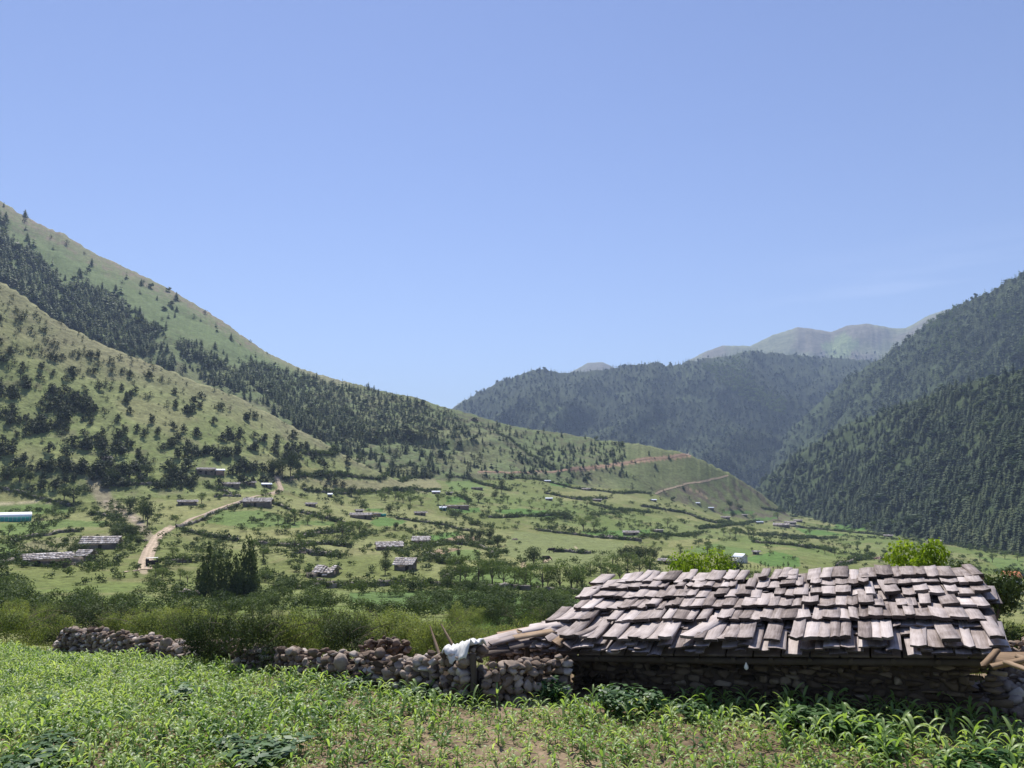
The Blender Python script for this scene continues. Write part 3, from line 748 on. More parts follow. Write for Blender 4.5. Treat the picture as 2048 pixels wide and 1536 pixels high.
# ------------------------------------------------------------------ labels that say which one
ORD = ['first', 'second', 'third', 'fourth', 'fifth', 'sixth', 'seventh', 'eighth', 'ninth', 'tenth', 'eleventh', 'twelfth']
LM = [(92, 1120, 'the long shingled hut'), (201, 1090, 'the gabled hut'), (25, 1036, 'the teal greenhouse'), (300, 1100, 'the track foot'), (420, 945, 'the farmhouse'),
      (374, 1006, 'the pale meadow hut'), (515, 1008, 'the hut atop the track'), (720, 1033, 'the teal tarp'), (905, 1015, 'the long pink building'), (777, 1092, 'the long pale roof'),
      (811, 1135, 'the square pasture hut'), (645, 1148, 'the collapsed hut'), (1067, 1110, 'the big round tree'), (1003, 970, 'the tall terrace tree'), (1262, 1066, 'the long hedge hut'), (1336, 1125, 'the low shingled hut'),
      (1481, 1118, 'the white shed'), (1575, 1048, 'the hut cluster'), (1776, 1070, 'the forest edge hut'), (2022, 1160, 'the orange roof'), (450, 1150, 'the feathery trees'), (1172, 978, 'the far huts'),
      (1400, 960, 'the hillside road'), (1250, 1180, 'the roof left end'), (650, 1200, 'the thicket'), (880, 1080, 'the brown plots'), (150, 1200, 'the left bushes'), (1420, 1050, 'the spur orchard')]
def ordlabels(x, y, what, cap=11, lms=None):
    """labels that say which one: counted from the left among its kind round a landmark, in rows when there are many"""
    L = lms or LM; x = np.asarray(x); y = np.asarray(y); lab = [None] * len(x)
    D = np.array([[math.hypot(a - p, (b - q) * 2.2) for p, q, _ in L] for a, b in zip(x, y)]); near_ = D.argmin(1) if len(x) else []
    for k in set(near_):
        idx = np.where(near_ == k)[0]; idx = idx[np.argsort(y[idx])]
        rows = max(1, math.ceil(len(idx) / cap)); parts_ = np.array_split(idx, rows)
        for r_, row in enumerate(parts_):
            row = row[np.argsort(x[row])]
            rn = '' if rows == 1 else (' in ' + (['upper', 'lower'][r_] if rows == 2 else ORD[r_] if r_ < 12 else 'last') + ' row')
            for j, i in enumerate(row):
                side = 'at' if D[i, k] < 14 else ('left of' if x[i] < L[k][0] - 25 else 'right of' if x[i] > L[k][0] + 25 else 'above' if y[i] < L[k][1] else 'below')
                lab[i] = '%s, %s from left%s by %s' % (what, ORD[min(j, 11)], rn, L[k][2]) if len(idx) > 1 else '%s %s %s' % (what, side, L[k][2])
    return lab


LMJ = [(110, 850, 'the dense dark clump'), (40, 700, 'the upper left slope'), (200, 730, 'the hill crest'), (20, 780, 'the left photo edge'), (400, 800, 'the lower hill crest'), (300, 850, 'the middle of the hill'), (420, 935, 'the farmhouse'), (560, 930, 'the upper track bend'), (150, 940, 'the stream bed head'), (40, 930, 'the hill foot'), (500, 860, 'the far hill shoulder'), (300, 920, 'the hut meadow'), (200, 820, 'the pale bare patch')]
LMS = [(60, 540, 'the upper left ridge'), (150, 620, 'the left dark belt'), (250, 660, 'the belt middle'), (350, 700, 'the green gully'), (420, 740, 'the belt lower half'), (550, 780, 'the pale hill shoulder'), (650, 800, 'the dark wood edge'), (750, 830, 'the dark wood middle'), (860, 830, 'the lone skyline tree'), (950, 860, 'the crest rocks'), (600, 740, 'the skyline saddle'), (1150, 910, 'the road wood')]
LMF = [(1600, 1000, 'the hut cluster'), (1700, 1020, 'the forest corner'), (1776, 1040, 'the forest edge hut'), (1868, 1050, 'the yellow green tree'), (1960, 1060, 'the dark walnut'), (2040, 1060, 'the right photo edge')]
LMC = [(60, 1500, 'the bottom left corner'), (90, 1420, 'the left leafy patch'), (300, 1500, 'the left bottom edge'), (515, 1468, 'the blue green weed'), (700, 1500, 'the bottom left of centre'), (900, 1500, 'the bottom middle'), (1100, 1500, 'the bottom right of centre'), (1108, 1400, 'the wall corner weed'), (1300, 1500, 'the bottom below the bulb'), (1500, 1500, 'the bottom below mid roof'), (1700, 1500, 'the bottom below the ridge board'), (1900, 1500, 'the bottom right'), (2030, 1480, 'the bottom right corner'), (1650, 1420, 'the three weed clumps'), (1905, 1420, 'the stone pile')]
# ------------------------------------------------------------------ conifer forests on the right and the far ridge
rs = np.random.default_rng(11)
CON = [m_conifer(s, w=w) for s, w in ((1, .22), (2, .18), (3, .27), (4, .24), (10, .30))]
FARC = [m_conifer(s, w=w, n=6, layers=4) for s, w in ((5, .24), (6, .20), (7, .32))] + [m_broad(12, n=34, leaf=.30, trunk=False, zc=.45, spread=.2, nl=4, rad=(.2, .3))]
ROUND = [m_broad(s, n=60, leaf=.24, trunk=False, zc=.5, spread=.3, nl=5, rad=(.2, .3)) for s in (8, 9)]
def forest(own_id, sx_, sy_, box, keep):
    gx, gy = jitter_grid(*box, sx_, sy_, rs); P, o, x, y = hit_own(gx, gy)
    k = (o == own_id); P, x, y = P[k], x[k], y[k]; k = keep(x, y, P); return P[k], x[k], y[k]
Pa, xa, ya = forest(3, 8.5, 6.2, (1440, 2400, 600, 1130), lambda x, y, P: rs.random(len(x)) < .95 - .5 * sm(.55, .66, fbm(P[:, 0] / 35, P[:, 1] / 35, 51, 3)))
d = np.hypot(Pa[:, 0], Pa[:, 1]); o_ = np.argsort(d); Pa, xa, ya, d = Pa[o_], xa[o_], ya[o_], d[o_]
ha = 12.5 * rs.uniform(.45, 1.25, len(Pa)) * (.7 + .6 * fbm(Pa[:, 0] / 40, Pa[:, 1] / 40, 3, 3)); infr = (xa < 2060) & (ya < 1110)
ia = np.where(infr)[0][:300]; rest = np.setdiff1d(np.arange(len(Pa)), ia)
def conlab(i): return 'dark green conifer low on the near forested slope at the right'
lf_ = ordlabels(xa[ia], ya[ia], 'dark conifer', 12, LMF)
individuals('conifer', CON, Pa[ia], np.stack([ha[ia] * 1.45, ha[ia] * 1.45, ha[ia] * .88], 1), rs.uniform(0, 6.28, len(ia)), [M_CON, M_BARK], lambda i: lf_[i], 'conifer', 'conifers at the foot of the right forested slope')
merged('conifer_forest', CON + [m_broad(13, n=60, leaf=.2, trunk=False, zc=.45, spread=.16, nl=5, rad=(.16, .26))], Pa[rest], np.stack([ha[rest] * 1.45, ha[rest] * 1.45, ha[rest] * .88], 1), rs.uniform(0, 6.28, len(rest)), [M_CON, M_BARK], .2, rs, 'dense dark conifer forest covering the near right slope', 'forest')
Pb, xb, yb = forest(4, 5.6, 4.0, (1440, 2400, 340, 960), lambda x, y, P: rs.random(len(x)) < (.96 - .5 * sm(.56, .66, fbm(P[:, 0] / 120, P[:, 1] / 120, 5, 3))))
merged('conifer_forest', FARC, Pb, 14.5 * rs.uniform(.6, 1.3, len(Pb)), rs.uniform(0, 6.28, len(Pb)), [M_CONF, M_BARK], .2, rs, 'blue green conifer forest on the steep slope behind the near right one', 'forest')
Pc, xc, yc = forest(5, 5.0, 3.3, (880, 1760, 690, 1000), lambda x, y, P: (rs.random(len(x)) < .97) & ~(inpoly(x, y, [(1400, 740), (1480, 715), (1500, 780), (1560, 800), (1560, 830), (1500, 800), (1460, 790)]) & (rs.random(len(x)) < .8)))
merged('conifer_forest', FARC, Pc, 15 * rs.uniform(.55, 1.35, len(Pc)), rs.uniform(0, 6.28, len(Pc)), [M_CONF, M_BARK], .22, rs, 'hazy conifer forest covering the long ridge in the middle distance', 'forest')
gx, gy = jitter_grid(1395, 1590, 715, 840, 6, 4.5, rs); P, o, x, y = hit_own(gx, gy); k = (o == 5) & inpoly(x, y, [(1400, 735), (1480, 715), (1510, 770), (1575, 800), (1570, 835), (1500, 805), (1440, 770)])
merged('broadleaf_wood', ROUND, P[k], 14 * rs.uniform(.6, 1.2, k.sum()), rs.uniform(0, 6.28, k.sum()), [M_ORCH, M_BARK], .2, rs, 'pale green broadleaf patch in the fold of the hazy ridge', 'wood')
gx, gy = jitter_grid(1850, 2100, 620, 720, 8, 6, rs); P, o, x, y = hit_own(gx, gy); k = (o == 4) & (fbm(P[:, 0] / 60, P[:, 1] / 60, 8, 3) > .52)
merged('broadleaf_wood', ROUND, P[k], 12 * rs.uniform(.6, 1.2, k.sum()), rs.uniform(0, 6.28, k.sum()), [M_ORCH, M_BARK], .2, rs, 'pale green broadleaf patches high on the far right slope', 'wood')
gx, gy = jitter_grid(1480, 1900, 660, 740, 8, 5, rs); P, o, x, y = hit_own(gx, gy); k = (o == 6) & (fbm(P[:, 0] / 200, P[:, 1] / 200, 18, 3) > .36 + .5 * sm(725, 680, y))
merged('conifer_forest', FARC, P[k], 20 * rs.uniform(.6, 1.2, k.sum()), rs.uniform(0, 6.28, k.sum()), [M_CONF, M_BARK], .2, rs, 'distant tree line below the bare far peaks', 'forest')

# ------------------------------------------------------------------ the left hill: dark junipers on pale grass
JUN = [m_juniper(s) for s in range(20, 26)]; JUNS = [m_juniper(s, 90) for s in range(30, 34)]
SHR = [m_shrub(s) for s in range(40, 45)]; SHRS = [m_shrub(s, 110, .15) for s in range(45, 49)]
def sil(x, y):   # chance of a juniper at a place on the near hill, read from the photograph's clumps
    f = np.full(x.shape, .21)
    for poly, v in [([(80, 780), (180, 780), (190, 870), (250, 900), (340, 905), (300, 960), (100, 950), (60, 900)], .6), ([(-300, 560), (0, 640), (110, 660), (250, 740), (380, 820), (330, 850), (180, 790), (0, 760)], .42),
                    ([(0, 720), (60, 730), (80, 800), (0, 800)], .6), ([(180, 860), (330, 850), (430, 890), (600, 920), (610, 960), (420, 950), (180, 950)], .38), ([(320, 790), (440, 800), (520, 850), (620, 880), (600, 920), (440, 900), (330, 850)], .22),
                    ([(0, 870), (90, 870), (130, 960), (0, 985)], .22), ([(470, 890), (610, 890), (610, 960), (470, 950)], .5)]:
        f = np.where(inpoly(x, y, poly), v, f)
    f = np.where(y < 600 + (x * .0), f * .3, f)
    return f * (.25 + 1.6 * sm(.42, .62, fbm(x / 38, y / 22, 61, 3)))
gx, gy = jitter_grid(-300, 700, 500, 985, 11, 8, rs); P, o, x, y = hit_own(gx, gy)
k = ((o == 1) | ((o == 0) & (y < 975))) & (rs.random(len(x)) < sil(x, y)) & ~((np.abs(x - 415) < 42) & (y > 925) & (y < 962)); P, x, y = P[k], x[k], y[k]
d = np.hypot(P[:, 0], P[:, 1]); h = rs.uniform(2.0, 5.9, len(P)) * (1 - .25 * sm(480, 580, d)) * 1.15; h[inpoly(x, y, [(80, 780), (180, 780), (260, 900), (600, 900), (600, 960), (60, 950)])] *= 1.15
size = h / d * ((x > -10) & (x < 2050)); o_ = np.argsort(-size); ind = o_[:300]; rest = o_[300:]
def junlab(i):
    a, b = x[ind[i]], y[ind[i]]
    return 'dark rounded juniper on the pale grassy hill at the left, one of many alike'
wj = rs.uniform(1.15, 1.8, len(P)) * .92
S = np.stack([h * wj, h * wj, h * .86], 1)
lj_ = ordlabels(x[ind], y[ind], 'dark hill juniper', 11, LMJ)
individuals('juniper', JUN, P[ind], S[ind], rs.uniform(0, 6.28, len(ind)), [M_JUN, M_BARK], lambda i: lj_[i], 'juniper', 'junipers scattered over the grassy left hill', ('crown', 'trunk'))
if len(rest): merged('juniper_scrub', JUNS, P[rest], S[rest], rs.uniform(0, 6.28, len(rest)), [M_JUN, M_BARK], .15, rs, 'smaller junipers scattered high over the grassy left hill', 'scrub')
# tufts of low scrub
gx, gy = jitter_grid(-20, 760, 600, 990, 9, 6, rs); P, o, x, y = hit_own(gx, gy); k = (o == 1) & (rs.random(len(x)) < .16); P = P[k]
merged('low_scrub', SHRS, P, rs.uniform(.5, 1.3, len(P)), rs.uniform(0, 6.28, len(P)), [M_JUN, M_BARK], .2, rs, 'low dark scrub dotted over the grassy left hill', 'scrub')

# ------------------------------------------------------------------ the spur behind: conifers above, dense scrub forest below
def spurd(x, y):
    f = np.full(x.shape, .025)
    top = np.interp(x, [0, 100, 200, 330, 450, 560, 700, 800, 900, 960], [440, 540, 580, 640, 690, 735, 772, 792, 822, 850])
    f = np.where(y > top, np.interp(y - top, [0, 50, 110], [.10, .26, .40]), f)
    dense = inpoly(x, y, [(540, 725), (660, 765), (760, 785), (900, 820), (930, 850), (940, 870), (880, 890), (760, 900), (640, 890), (520, 800), (470, 740)])
    f = np.where(dense, 2.2, f)
    left = inpoly(x, y, [(-300, 280), (0, 425), (20, 480), (120, 540), (190, 560), (240, 560), (290, 650), (320, 720), (200, 690), (100, 640), (0, 560), (-300, 430)])
    f = np.where(left, .95, f)
    f = np.where(inpoly(x, y, [(290, 640), (420, 700), (540, 780), (600, 880), (500, 840), (380, 770), (300, 730)]), .42, f)
    f = np.where(inpoly(x, y, [(640, 890), (900, 880), (1060, 900), (1200, 950), (1060, 945), (860, 940), (700, 930)]), .33, f)
    f = np.where(inpoly(x, y, [(920, 850), (1010, 860), (1060, 880), (1120, 930), (1040, 900), (950, 870)]), .55, f)
    f = np.where(inpoly(x, y, [(1075, 905), (1130, 893), (1240, 885), (1250, 900), (1200, 925), (1110, 945), (1080, 935)]), 1.0, f)
    f = np.where(x > 1250, .03, f)
    f = np.where(inpoly(x, y, [(1140, 935), (1230, 920), (1240, 960), (1200, 975), (1130, 960)]), .3, f)
    f = np.where((y < top), np.where(x < 540, .035, .02), f)
    return f * (.35 + 1.3 * sm(.40, .60, fbm(x / 34, y / 17, 63, 3)))
gx, gy = jitter_grid(-300, 1600, 300, 1010, 6.6, 4.3, rs); P, o, x, y = hit_own(gx, gy)
k = (o == 2) & (rs.random(len(x)) < spurd(x, y)); P, x, y = P[k], x[k], y[k]; d = np.hypot(P[:, 0], P[:, 1])
con = (x < 620) & (rs.random(len(x)) < .5) | (x > 1060) & (y < 950) & (rs.random(len(x)) < .6) | (rs.random(len(x)) < .45)
h = np.where(con, rs.uniform(6, 13, len(x)), rs.uniform(4.5, 9.5, len(x))) * np.interp(x, [0, 300, 620, 900, 1300], [1.15, 1.1, .9, .68, .55])
ic = np.where(con)[0]; ic = ic[np.argsort(-(h / d)[ic])]; i1 = ic[:300]; i2 = ic[300:]
ls_ = ordlabels(x[i1], y[i1], 'pointed spur conifer', 11, LMS)
individuals('mountain_conifer', CON, P[i1], np.stack([h[i1] * 1.35, h[i1] * 1.35, h[i1]], 1), rs.uniform(0, 6.28, len(i1)), [M_CON, M_BARK], lambda i: ls_[i], 'conifer', 'pointed conifers on the mountain spur')
S2 = np.stack([h[i2] * 1.2, h[i2] * 1.2, h[i2]], 1)
merged('spur_forest', CON + FARC, P[i2], S2 * np.array([1.25, 1.25, .95]), rs.uniform(0, 6.28, len(i2)), [M_CON, M_BARK], .2, rs, 'dark conifer wood over the mountain spur', 'forest')
ir = np.where(~con)[0]; S3 = np.stack([h[ir] * 1.5, h[ir] * 1.5, h[ir] * .9], 1)
merged('spur_scrub', JUNS, P[ir], S3, rs.uniform(0, 6.28, len(ir)), [M_JUN, M_BARK], .25, rs, 'dark rounded scrub trees over the lower mountain spur', 'scrub')
# the lone layered tree that stands up from the skyline
p = hit(866, 806); mb = MB()
mb.tube([(0, 0, -1), (0, 0, 6), (.2, 0, 15.5)], [.45, .35, .08], 6, 1, .4)
for zt, rr_, n_ in ((5.5, 4.2, 9), (8.8, 3.0, 8), (11.8, 5.2, 12), (13.6, 3.6, 9), (15.2, 1.8, 6)):
    for q in range(n_):
        a = q * 6.28 / n_ + zt; e = rr_ * rs.uniform(.65, 1.1); tip = (math.cos(a) * e, math.sin(a) * e, zt + .6 + rs.uniform(-.3, .5))
        mb.tube([(0, 0, zt - .4), tip], [.12, .04], 4, 1, .4)
        c = np.array(tip) * np.array([.72, .72, 1]); n2 = 16
        PL = c + rs.normal(size=(n2, 3)) * np.array([.9, .9, .22]); V, F = leaves(PL, rs.normal(size=(n2, 3)) * .4 + [0, 0, 1], .9, .6, rs); mb.add(V, F, 0, .45)
individuals('lone_tree', [mb], [p], [1.0], [0.0], [M_JUN, M_BARK], 'lone flat-topped tree with layered boughs standing up from the skyline of the spur', 'tree', None, ('crown', 'trunk'))
# ------------------------------------------------------------------ the valley: tracks, walls, huts, trees
rs = np.random.default_rng(21)
def resample(P, step):
    P = [Vector(p) for p in P]; out = [P[0].copy()]
    for a, b in zip(P[:-1], P[1:]):
        n = max(1, int((b - a).length / step))
        for i in range(1, n + 1): out.append(a.lerp(b, i / n))
    return out
def ribbon(name, pts, w, mat, lift=.14, cover=(.42, .33, .24), wob=.15):
    P = resample([hit(*p) for p in pts], 1.5)
    if len(P) < 3: return
    X = np.array([[p.x, p.y] for p in P]); k = np.hanning(9)[1:-1]; k /= k.sum(); pad = np.vstack([np.repeat(X[:1], 3, 0), X, np.repeat(X[-1:], 3, 0)])
    X = np.stack([np.convolve(pad[:, i], k, 'valid') for i in (0, 1)], 1)
    D = np.gradient(X, axis=0); D /= np.linalg.norm(D, axis=1, keepdims=True) + 1e-9; N = np.stack([-D[:, 1], D[:, 0]], 1)
    V = []; off = np.linspace(-.5, .5, 7); n = len(X)
    wv = w * (1 + wob * 2 * (fbm(X[:, 0] / 6, X[:, 1] / 6, 5, 3) - .5)); C_ = []
    for i in range(n):
        for o in off:
            x, y = X[i] + N[i] * o * wv[i]; V.append((x, y, 0)); e = abs(abs(o) - .2) < .12
            C_.append(np.array(cover) * (1.12 if e else .85))
    V = np.array(V); V[:, 2] = gz(V[:, 0], V[:, 1]) + lift
    F = [(i * 7 + j, i * 7 + j + 1, (i + 1) * 7 + j + 1, (i + 1) * 7 + j) for i in range(n - 1) for j in range(6)]
    o = link(name, mesh(name, V, np.array(F), mat, smooth=True, attrs={'cover': np.array(C_)})); o['kind'] = 'structure'; return o
M_TRACK = mat_ground('track_dirt', 2.5, .5, .08)
ribbon('dirt_track', c2([(845, 850), (852, 800), (880, 720), (925, 650), (1000, 600)]), 3.3, M_TRACK)
ribbon('dirt_track', c2([(1000, 600), (1100, 560), (1200, 522), (1300, 480), (1400, 448), (1470, 425), (1580, 402)]), 1.7, M_TRACK)
ribbon('dirt_track', c2([(1580, 402), (1650, 380), (1630, 335), (1615, 290)]), 2.6, M_TRACK)
ribbon('footpath', c2([(720, 866), (790, 855), (840, 842)]), .9, M_TRACK)
ribbon('footpath', c2([(880, 835), (940, 837), (1005, 836)]), .9, M_TRACK)
ribbon('dirt_track', c3([(1040, 775), (1300, 776), (1500, 770), (1590, 756), (1750, 741), (1900, 722), (2048, 694)]) + c5([(150, 107), (300, 88), (430, 74)]), 3.4, M_TRACK, .3, (.30, .20, .135))
ribbon('dirt_track', c5([(265, 262), (350, 232), (450, 210), (560, 190), (620, 172)]), 2.0, M_TRACK, .3, (.36, .28, .19))

M_WALLF = mat_tint('field_wall_stone', [(0, (.05, .04, .032)), (.5, (.16, .135, .11)), (1, (.42, .38, .33))], nscale=1.4, namp=.9, bump=.5, bscale=3)
WALLPTS = []
def farwall(pts, label, h=.95, w=.8):
    P = resample([hit(*p) for p in pts], .75); n = len(P)
    if n < 3: return
    P = [(p.x + rs.normal() * .12, p.y + rs.normal() * .12) for p in P]
    WALLPTS.extend(P); V = []; T = []
    for i, (x, y) in enumerate(P):
        a = P[max(i - 1, 0)]; b = P[min(i + 1, n - 1)]; d = Vector((b[0] - a[0], b[1] - a[1])).normalized(); nx, ny = -d.y, d.x
        g = G(x, y); hh = h * rs.uniform(.65, 1.2)
        for o, z in ((-.6, -.4), (-.5, hh * .5), (-.34, hh * .95), (0, hh * 1.08), (.34, hh * .95), (.5, hh * .5), (.6, -.4)):
            j = rs.normal(size=2) * .15; V.append((x + nx * (o * w + j[0]), y + ny * (o * w + j[0]), g + z + j[1] * (z > 0))); T.append(.5 + rs.uniform(-.3, .3))
    F = [(i * 7 + k, i * 7 + k + 1, (i + 1) * 7 + k + 1, (i + 1) * 7 + k) for i in range(n - 1) for k in range(6)]
    o = link('field_wall', mesh('field_wall', V, np.array(F), M_WALLF, attrs={'tint': np.array(T)}))
    tag(o, label, 'wall', 'dry-stone walls between the fields')
W2 = [([(0, 370), (130, 400), (280, 440), (420, 475)], 'dark dry-stone wall slanting down from the left edge above the greenhouse'), ([(560, 520), (620, 535), (700, 560)], 'short stone wall along the stony stream bed'),
 ([(70, 690), (170, 660), (330, 635), (470, 625)], 'low stone wall below the greenhouse'), ([(0, 822), (100, 800), (200, 775), (330, 750)], 'tall grey stone wall running in from the left edge behind the long hut'),
 ([(620, 352), (760, 350), (900, 345), (1040, 350)], 'stone terrace wall below the hillside junipers'), ([(1210, 355), (1300, 385), (1360, 410)], 'short wall slanting below the tin roofed farmhouse'),
 ([(1030, 600), (1100, 585), (1200, 545), (1300, 498), (1400, 462), (1450, 440)], 'long stone wall on the right side of the dirt track'), ([(1440, 432), (1540, 445), (1640, 475), (1700, 500)], 'stone wall going right from the hut at the top of the track'),
 ([(1080, 620), (1160, 640), (1260, 660), (1350, 675), (1400, 680)], 'dark stone wall under the green meadow right of the track'), ([(1500, 700), (1620, 705), (1740, 715), (1850, 700), (1950, 700)], 'stone wall behind the feathery dark trees'),
 ([(1760, 660), (1880, 635), (2048, 610)], 'stone wall at the lower edge of the pale meadow'), ([(1820, 520), (1950, 560), (2060, 585)], 'stone wall descending right of the two meadow trees'), ([(1660, 322), (1780, 302), (1900, 292), (2060, 297)], 'reddish stone terrace wall right of the upper track bend'),
 ([(1780, 380), (1900, 395), (2048, 405)], 'stone wall below the upper terraces'), ([(1800, 755), (1900, 765), (1990, 778)], 'short stone wall beside the rubble heap'), ([(1600, 968), (1760, 955), (1900, 945), (2048, 945)], 'pale stone wall behind the bushes left of the collapsed hut'),
 ([(980, 808), (1120, 802)], 'short pale rubble wall right of the footpath'), ([(1800, 176), (1950, 172), (2048, 178)], 'highest terrace wall under the spur'), ([(1250, 425), (1330, 418), (1410, 420)], 'short terrace wall above the track'), ([(1030, 1010), (1130, 1004), (1180, 1010)], 'low pale wall left of the feathery trees')]
W3 = [([(0, 795), (150, 790), (300, 800), (480, 815), (640, 805), (780, 800)], 'long thin wall across the pale terraces'), ([(30, 670), (200, 665), (360, 670), (480, 675)], 'thin dark wall at the top of the terraces'), ([(400, 745), (540, 747), (680, 735)], 'wall above the smooth pale terrace'),
 ([(300, 890), (480, 885), (620, 880), (800, 882)], 'wall at the lower edge of the tan terrace'), ([(860, 800), (1000, 815), (1150, 870), (1230, 882)], 'wall slanting down past the tall dark tree'), ([(1230, 810), (1400, 818), (1600, 870), (1700, 880), (1900, 900), (2048, 905)], 'long wall below the hillside road'),
 ([(920, 910), (1000, 950)], 'short wall beside the long pink walled building'), ([(560, 1045), (700, 1065), (850, 1085), (950, 1115), (1050, 1130)], 'stone wall slanting down right from the teal tarp'), ([(0, 1010), (80, 1035), (190, 1050)], 'stone wall behind the meadow trees'),
 ([(20, 1150), (150, 1132), (250, 1100)], 'wall slanting up to the orchard trees'), ([(700, 1215), (820, 1197), (960, 1197), (1050, 1217)], 'wall above the lower brown plot'), ([(1000, 1205), (1070, 1222), (1130, 1240), (1170, 1250), (1110, 1272)], 'stone wall with a square corner at the right end of the green plot'),
 ([(720, 1262), (840, 1300), (940, 1312)], 'wall under the lower green plot'), ([(1380, 1112), (1500, 1130), (1620, 1142), (1750, 1157), (1900, 1170)], 'long dark wall at the top of the grazed pasture'), ([(690, 1435), (900, 1445), (1100, 1460), (1300, 1465), (1440, 1475), (1650, 1485)], 'stone wall running under the row of orchard trees'),
 ([(80, 1452), (300, 1450), (450, 1442), (620, 1432)], 'stone wall behind the bushes left of the orchard row'), ([(850, 1405), (880, 1375), (990, 1355)], 'short wall at the left end of the orchard row'), ([(130, 1190), (220, 1205), (300, 1215)], 'short wall left of the long pale roof'),
 ([(0, 1240), (100, 1252), (220, 1262)], 'wall above the collapsed hut'), ([(1700, 960), (1800, 990), (2048, 1012)], 'wall across the fields left of the orchard'), ([(1100, 1040), (1250, 1037), (1420, 1032), (1560, 1022)], 'wall across the bright green middle fields'),
 ([(1160, 555), (1280, 622), (1400, 700), (1470, 758)], 'dark wall climbing straight down the spur to the road'), ([(1440, 900), (1600, 932), (1800, 930)], 'wall beside the far huts'), ([(1480, 1240), (1700, 1250)], 'faint low wall in the grazed pasture')]
W5 = [([(0, 470), (110, 480), (200, 492)], 'wall below the hut beside the long hedge'), ([(200, 322), (400, 352), (560, 402), (640, 402)], 'wall slanting across the fields below the spur'), ([(480, 432), (600, 417), (720, 400), (770, 396)], 'wall rising right towards the small shed'), ([(780, 330), (860, 345), (960, 352)], 'wall at the tip of the spur'),
 ([(940, 422), (1100, 437), (1260, 452), (1400, 457)], 'wall right of the cluster of huts'), ([(760, 457), (900, 467), (1100, 482)], 'wall under the cluster of huts'), ([(1140, 615), (1220, 592), (1300, 570)], 'pale stone wall curving left of the brown bank'), ([(740, 492), (820, 502), (1000, 522), (1100, 532)], 'wall above the white roofed shed'),
 ([(1150, 402), (1300, 412), (1400, 432)], 'wall under the forest edge'), ([(1940, 646), (2060, 660)], 'wall beside the orange roofed house'), ([(1980, 748), (2100, 752)], 'wall below the orange roofed house')]
for P, l in W2: farwall(c2(P), l)
for P, l in W3: farwall(c3(P), l)
for P, l in W5: farwall(c5(P), l, 1.3)

# ------------------------------------------------------------------ huts
M_STONE = mat_tint('rough_stone', [(0, (.06, .045, .035)), (.5, (.17, .135, .105)), (1, (.32, .27, .22))], nscale=1.6, namp=.9, bump=.6, bscale=4)
M_SHAKE = mat_tint('weathered_boards', [(0, (.13, .105, .09)), (.5, (.40, .355, .33)), (1, (.68, .63, .61))], nscale=1.2, namp=.5)
M_TIN = mat_tint('tin_sheet', [(0, (.45, .50, .60)), (1, (.80, .84, .90))], rough=.5, nscale=.8, namp=.3)
M_TEAL = mat_tint('teal_tarp', [(0, (.02, .22, .20)), (1, (.06, .42, .36))], rough=.5, nscale=.7, namp=.4)
M_PINK = mat_tint('red_mud_wall', [(0, (.20, .12, .09)), (1, (.42, .29, .23))], nscale=1, namp=.5)
M_WHITE = mat_tint('whitewash', [(0, (.55, .52, .46)), (1, (.80, .77, .70))], nscale=.8, namp=.4)
M_ORANGE = mat_tint('orange_roof', [(0, (.55, .16, .06)), (1, (.80, .32, .14))], nscale=2, namp=.4)
M_DOOR = mat_tint('dark_opening', [(0, (.012, .010, .008)), (1, (.04, .03, .025))], nscale=1, namp=.3)
M_MUD = mat_tint('rubble', [(0, (.10, .075, .06)), (.5, (.24, .19, .15)), (1, (.42, .36, .31))], nscale=1.5, namp=.8, bump=.5)
def roof_boards(W, D, zE, zR, rs, ov=.45, bw=.55, courses=4, collapse=0):
    mb = MB()
    for side in (-1, 1):
        for c in range(courses):
            x = -W / 2 - ov
            f0, f1 = c / courses, (c + 1.35) / courses
            while x < W / 2 + ov:
                w_ = bw * rs.uniform(.6, 1.4); a0, a1 = f0 + rs.uniform(-.04, .04), min(1.02, f1)
                y0 = side * (D / 2 + ov) * (1 - a0); y1 = side * (D / 2 + ov) * (1 - a1); z0 = zE + (zR - zE) * a0 + .10 + rs.uniform(0, .08); z1 = zE + (zR - zE) * a1 + .02
                sag = -collapse * math.exp(-((x - W * .1) / (W * .2)) ** 2)
                V = [(x, y0, z0 + sag), (x + w_ * .94, y0, z0 + sag), (x + w_ * .94, y1, z1 + sag), (x, y1, z1 + sag)]; V += [(p[0], p[1], p[2] - .10) for p in V]
                F = [(0, 1, 2, 3), (7, 6, 5, 4), (0, 4, 5, 1), (1, 5, 6, 2), (2, 6, 7, 3), (3, 7, 4, 0)]
                mb.add(V, F, 0, .5 + rs.uniform(-.35, .35)); x += w_
    return mb
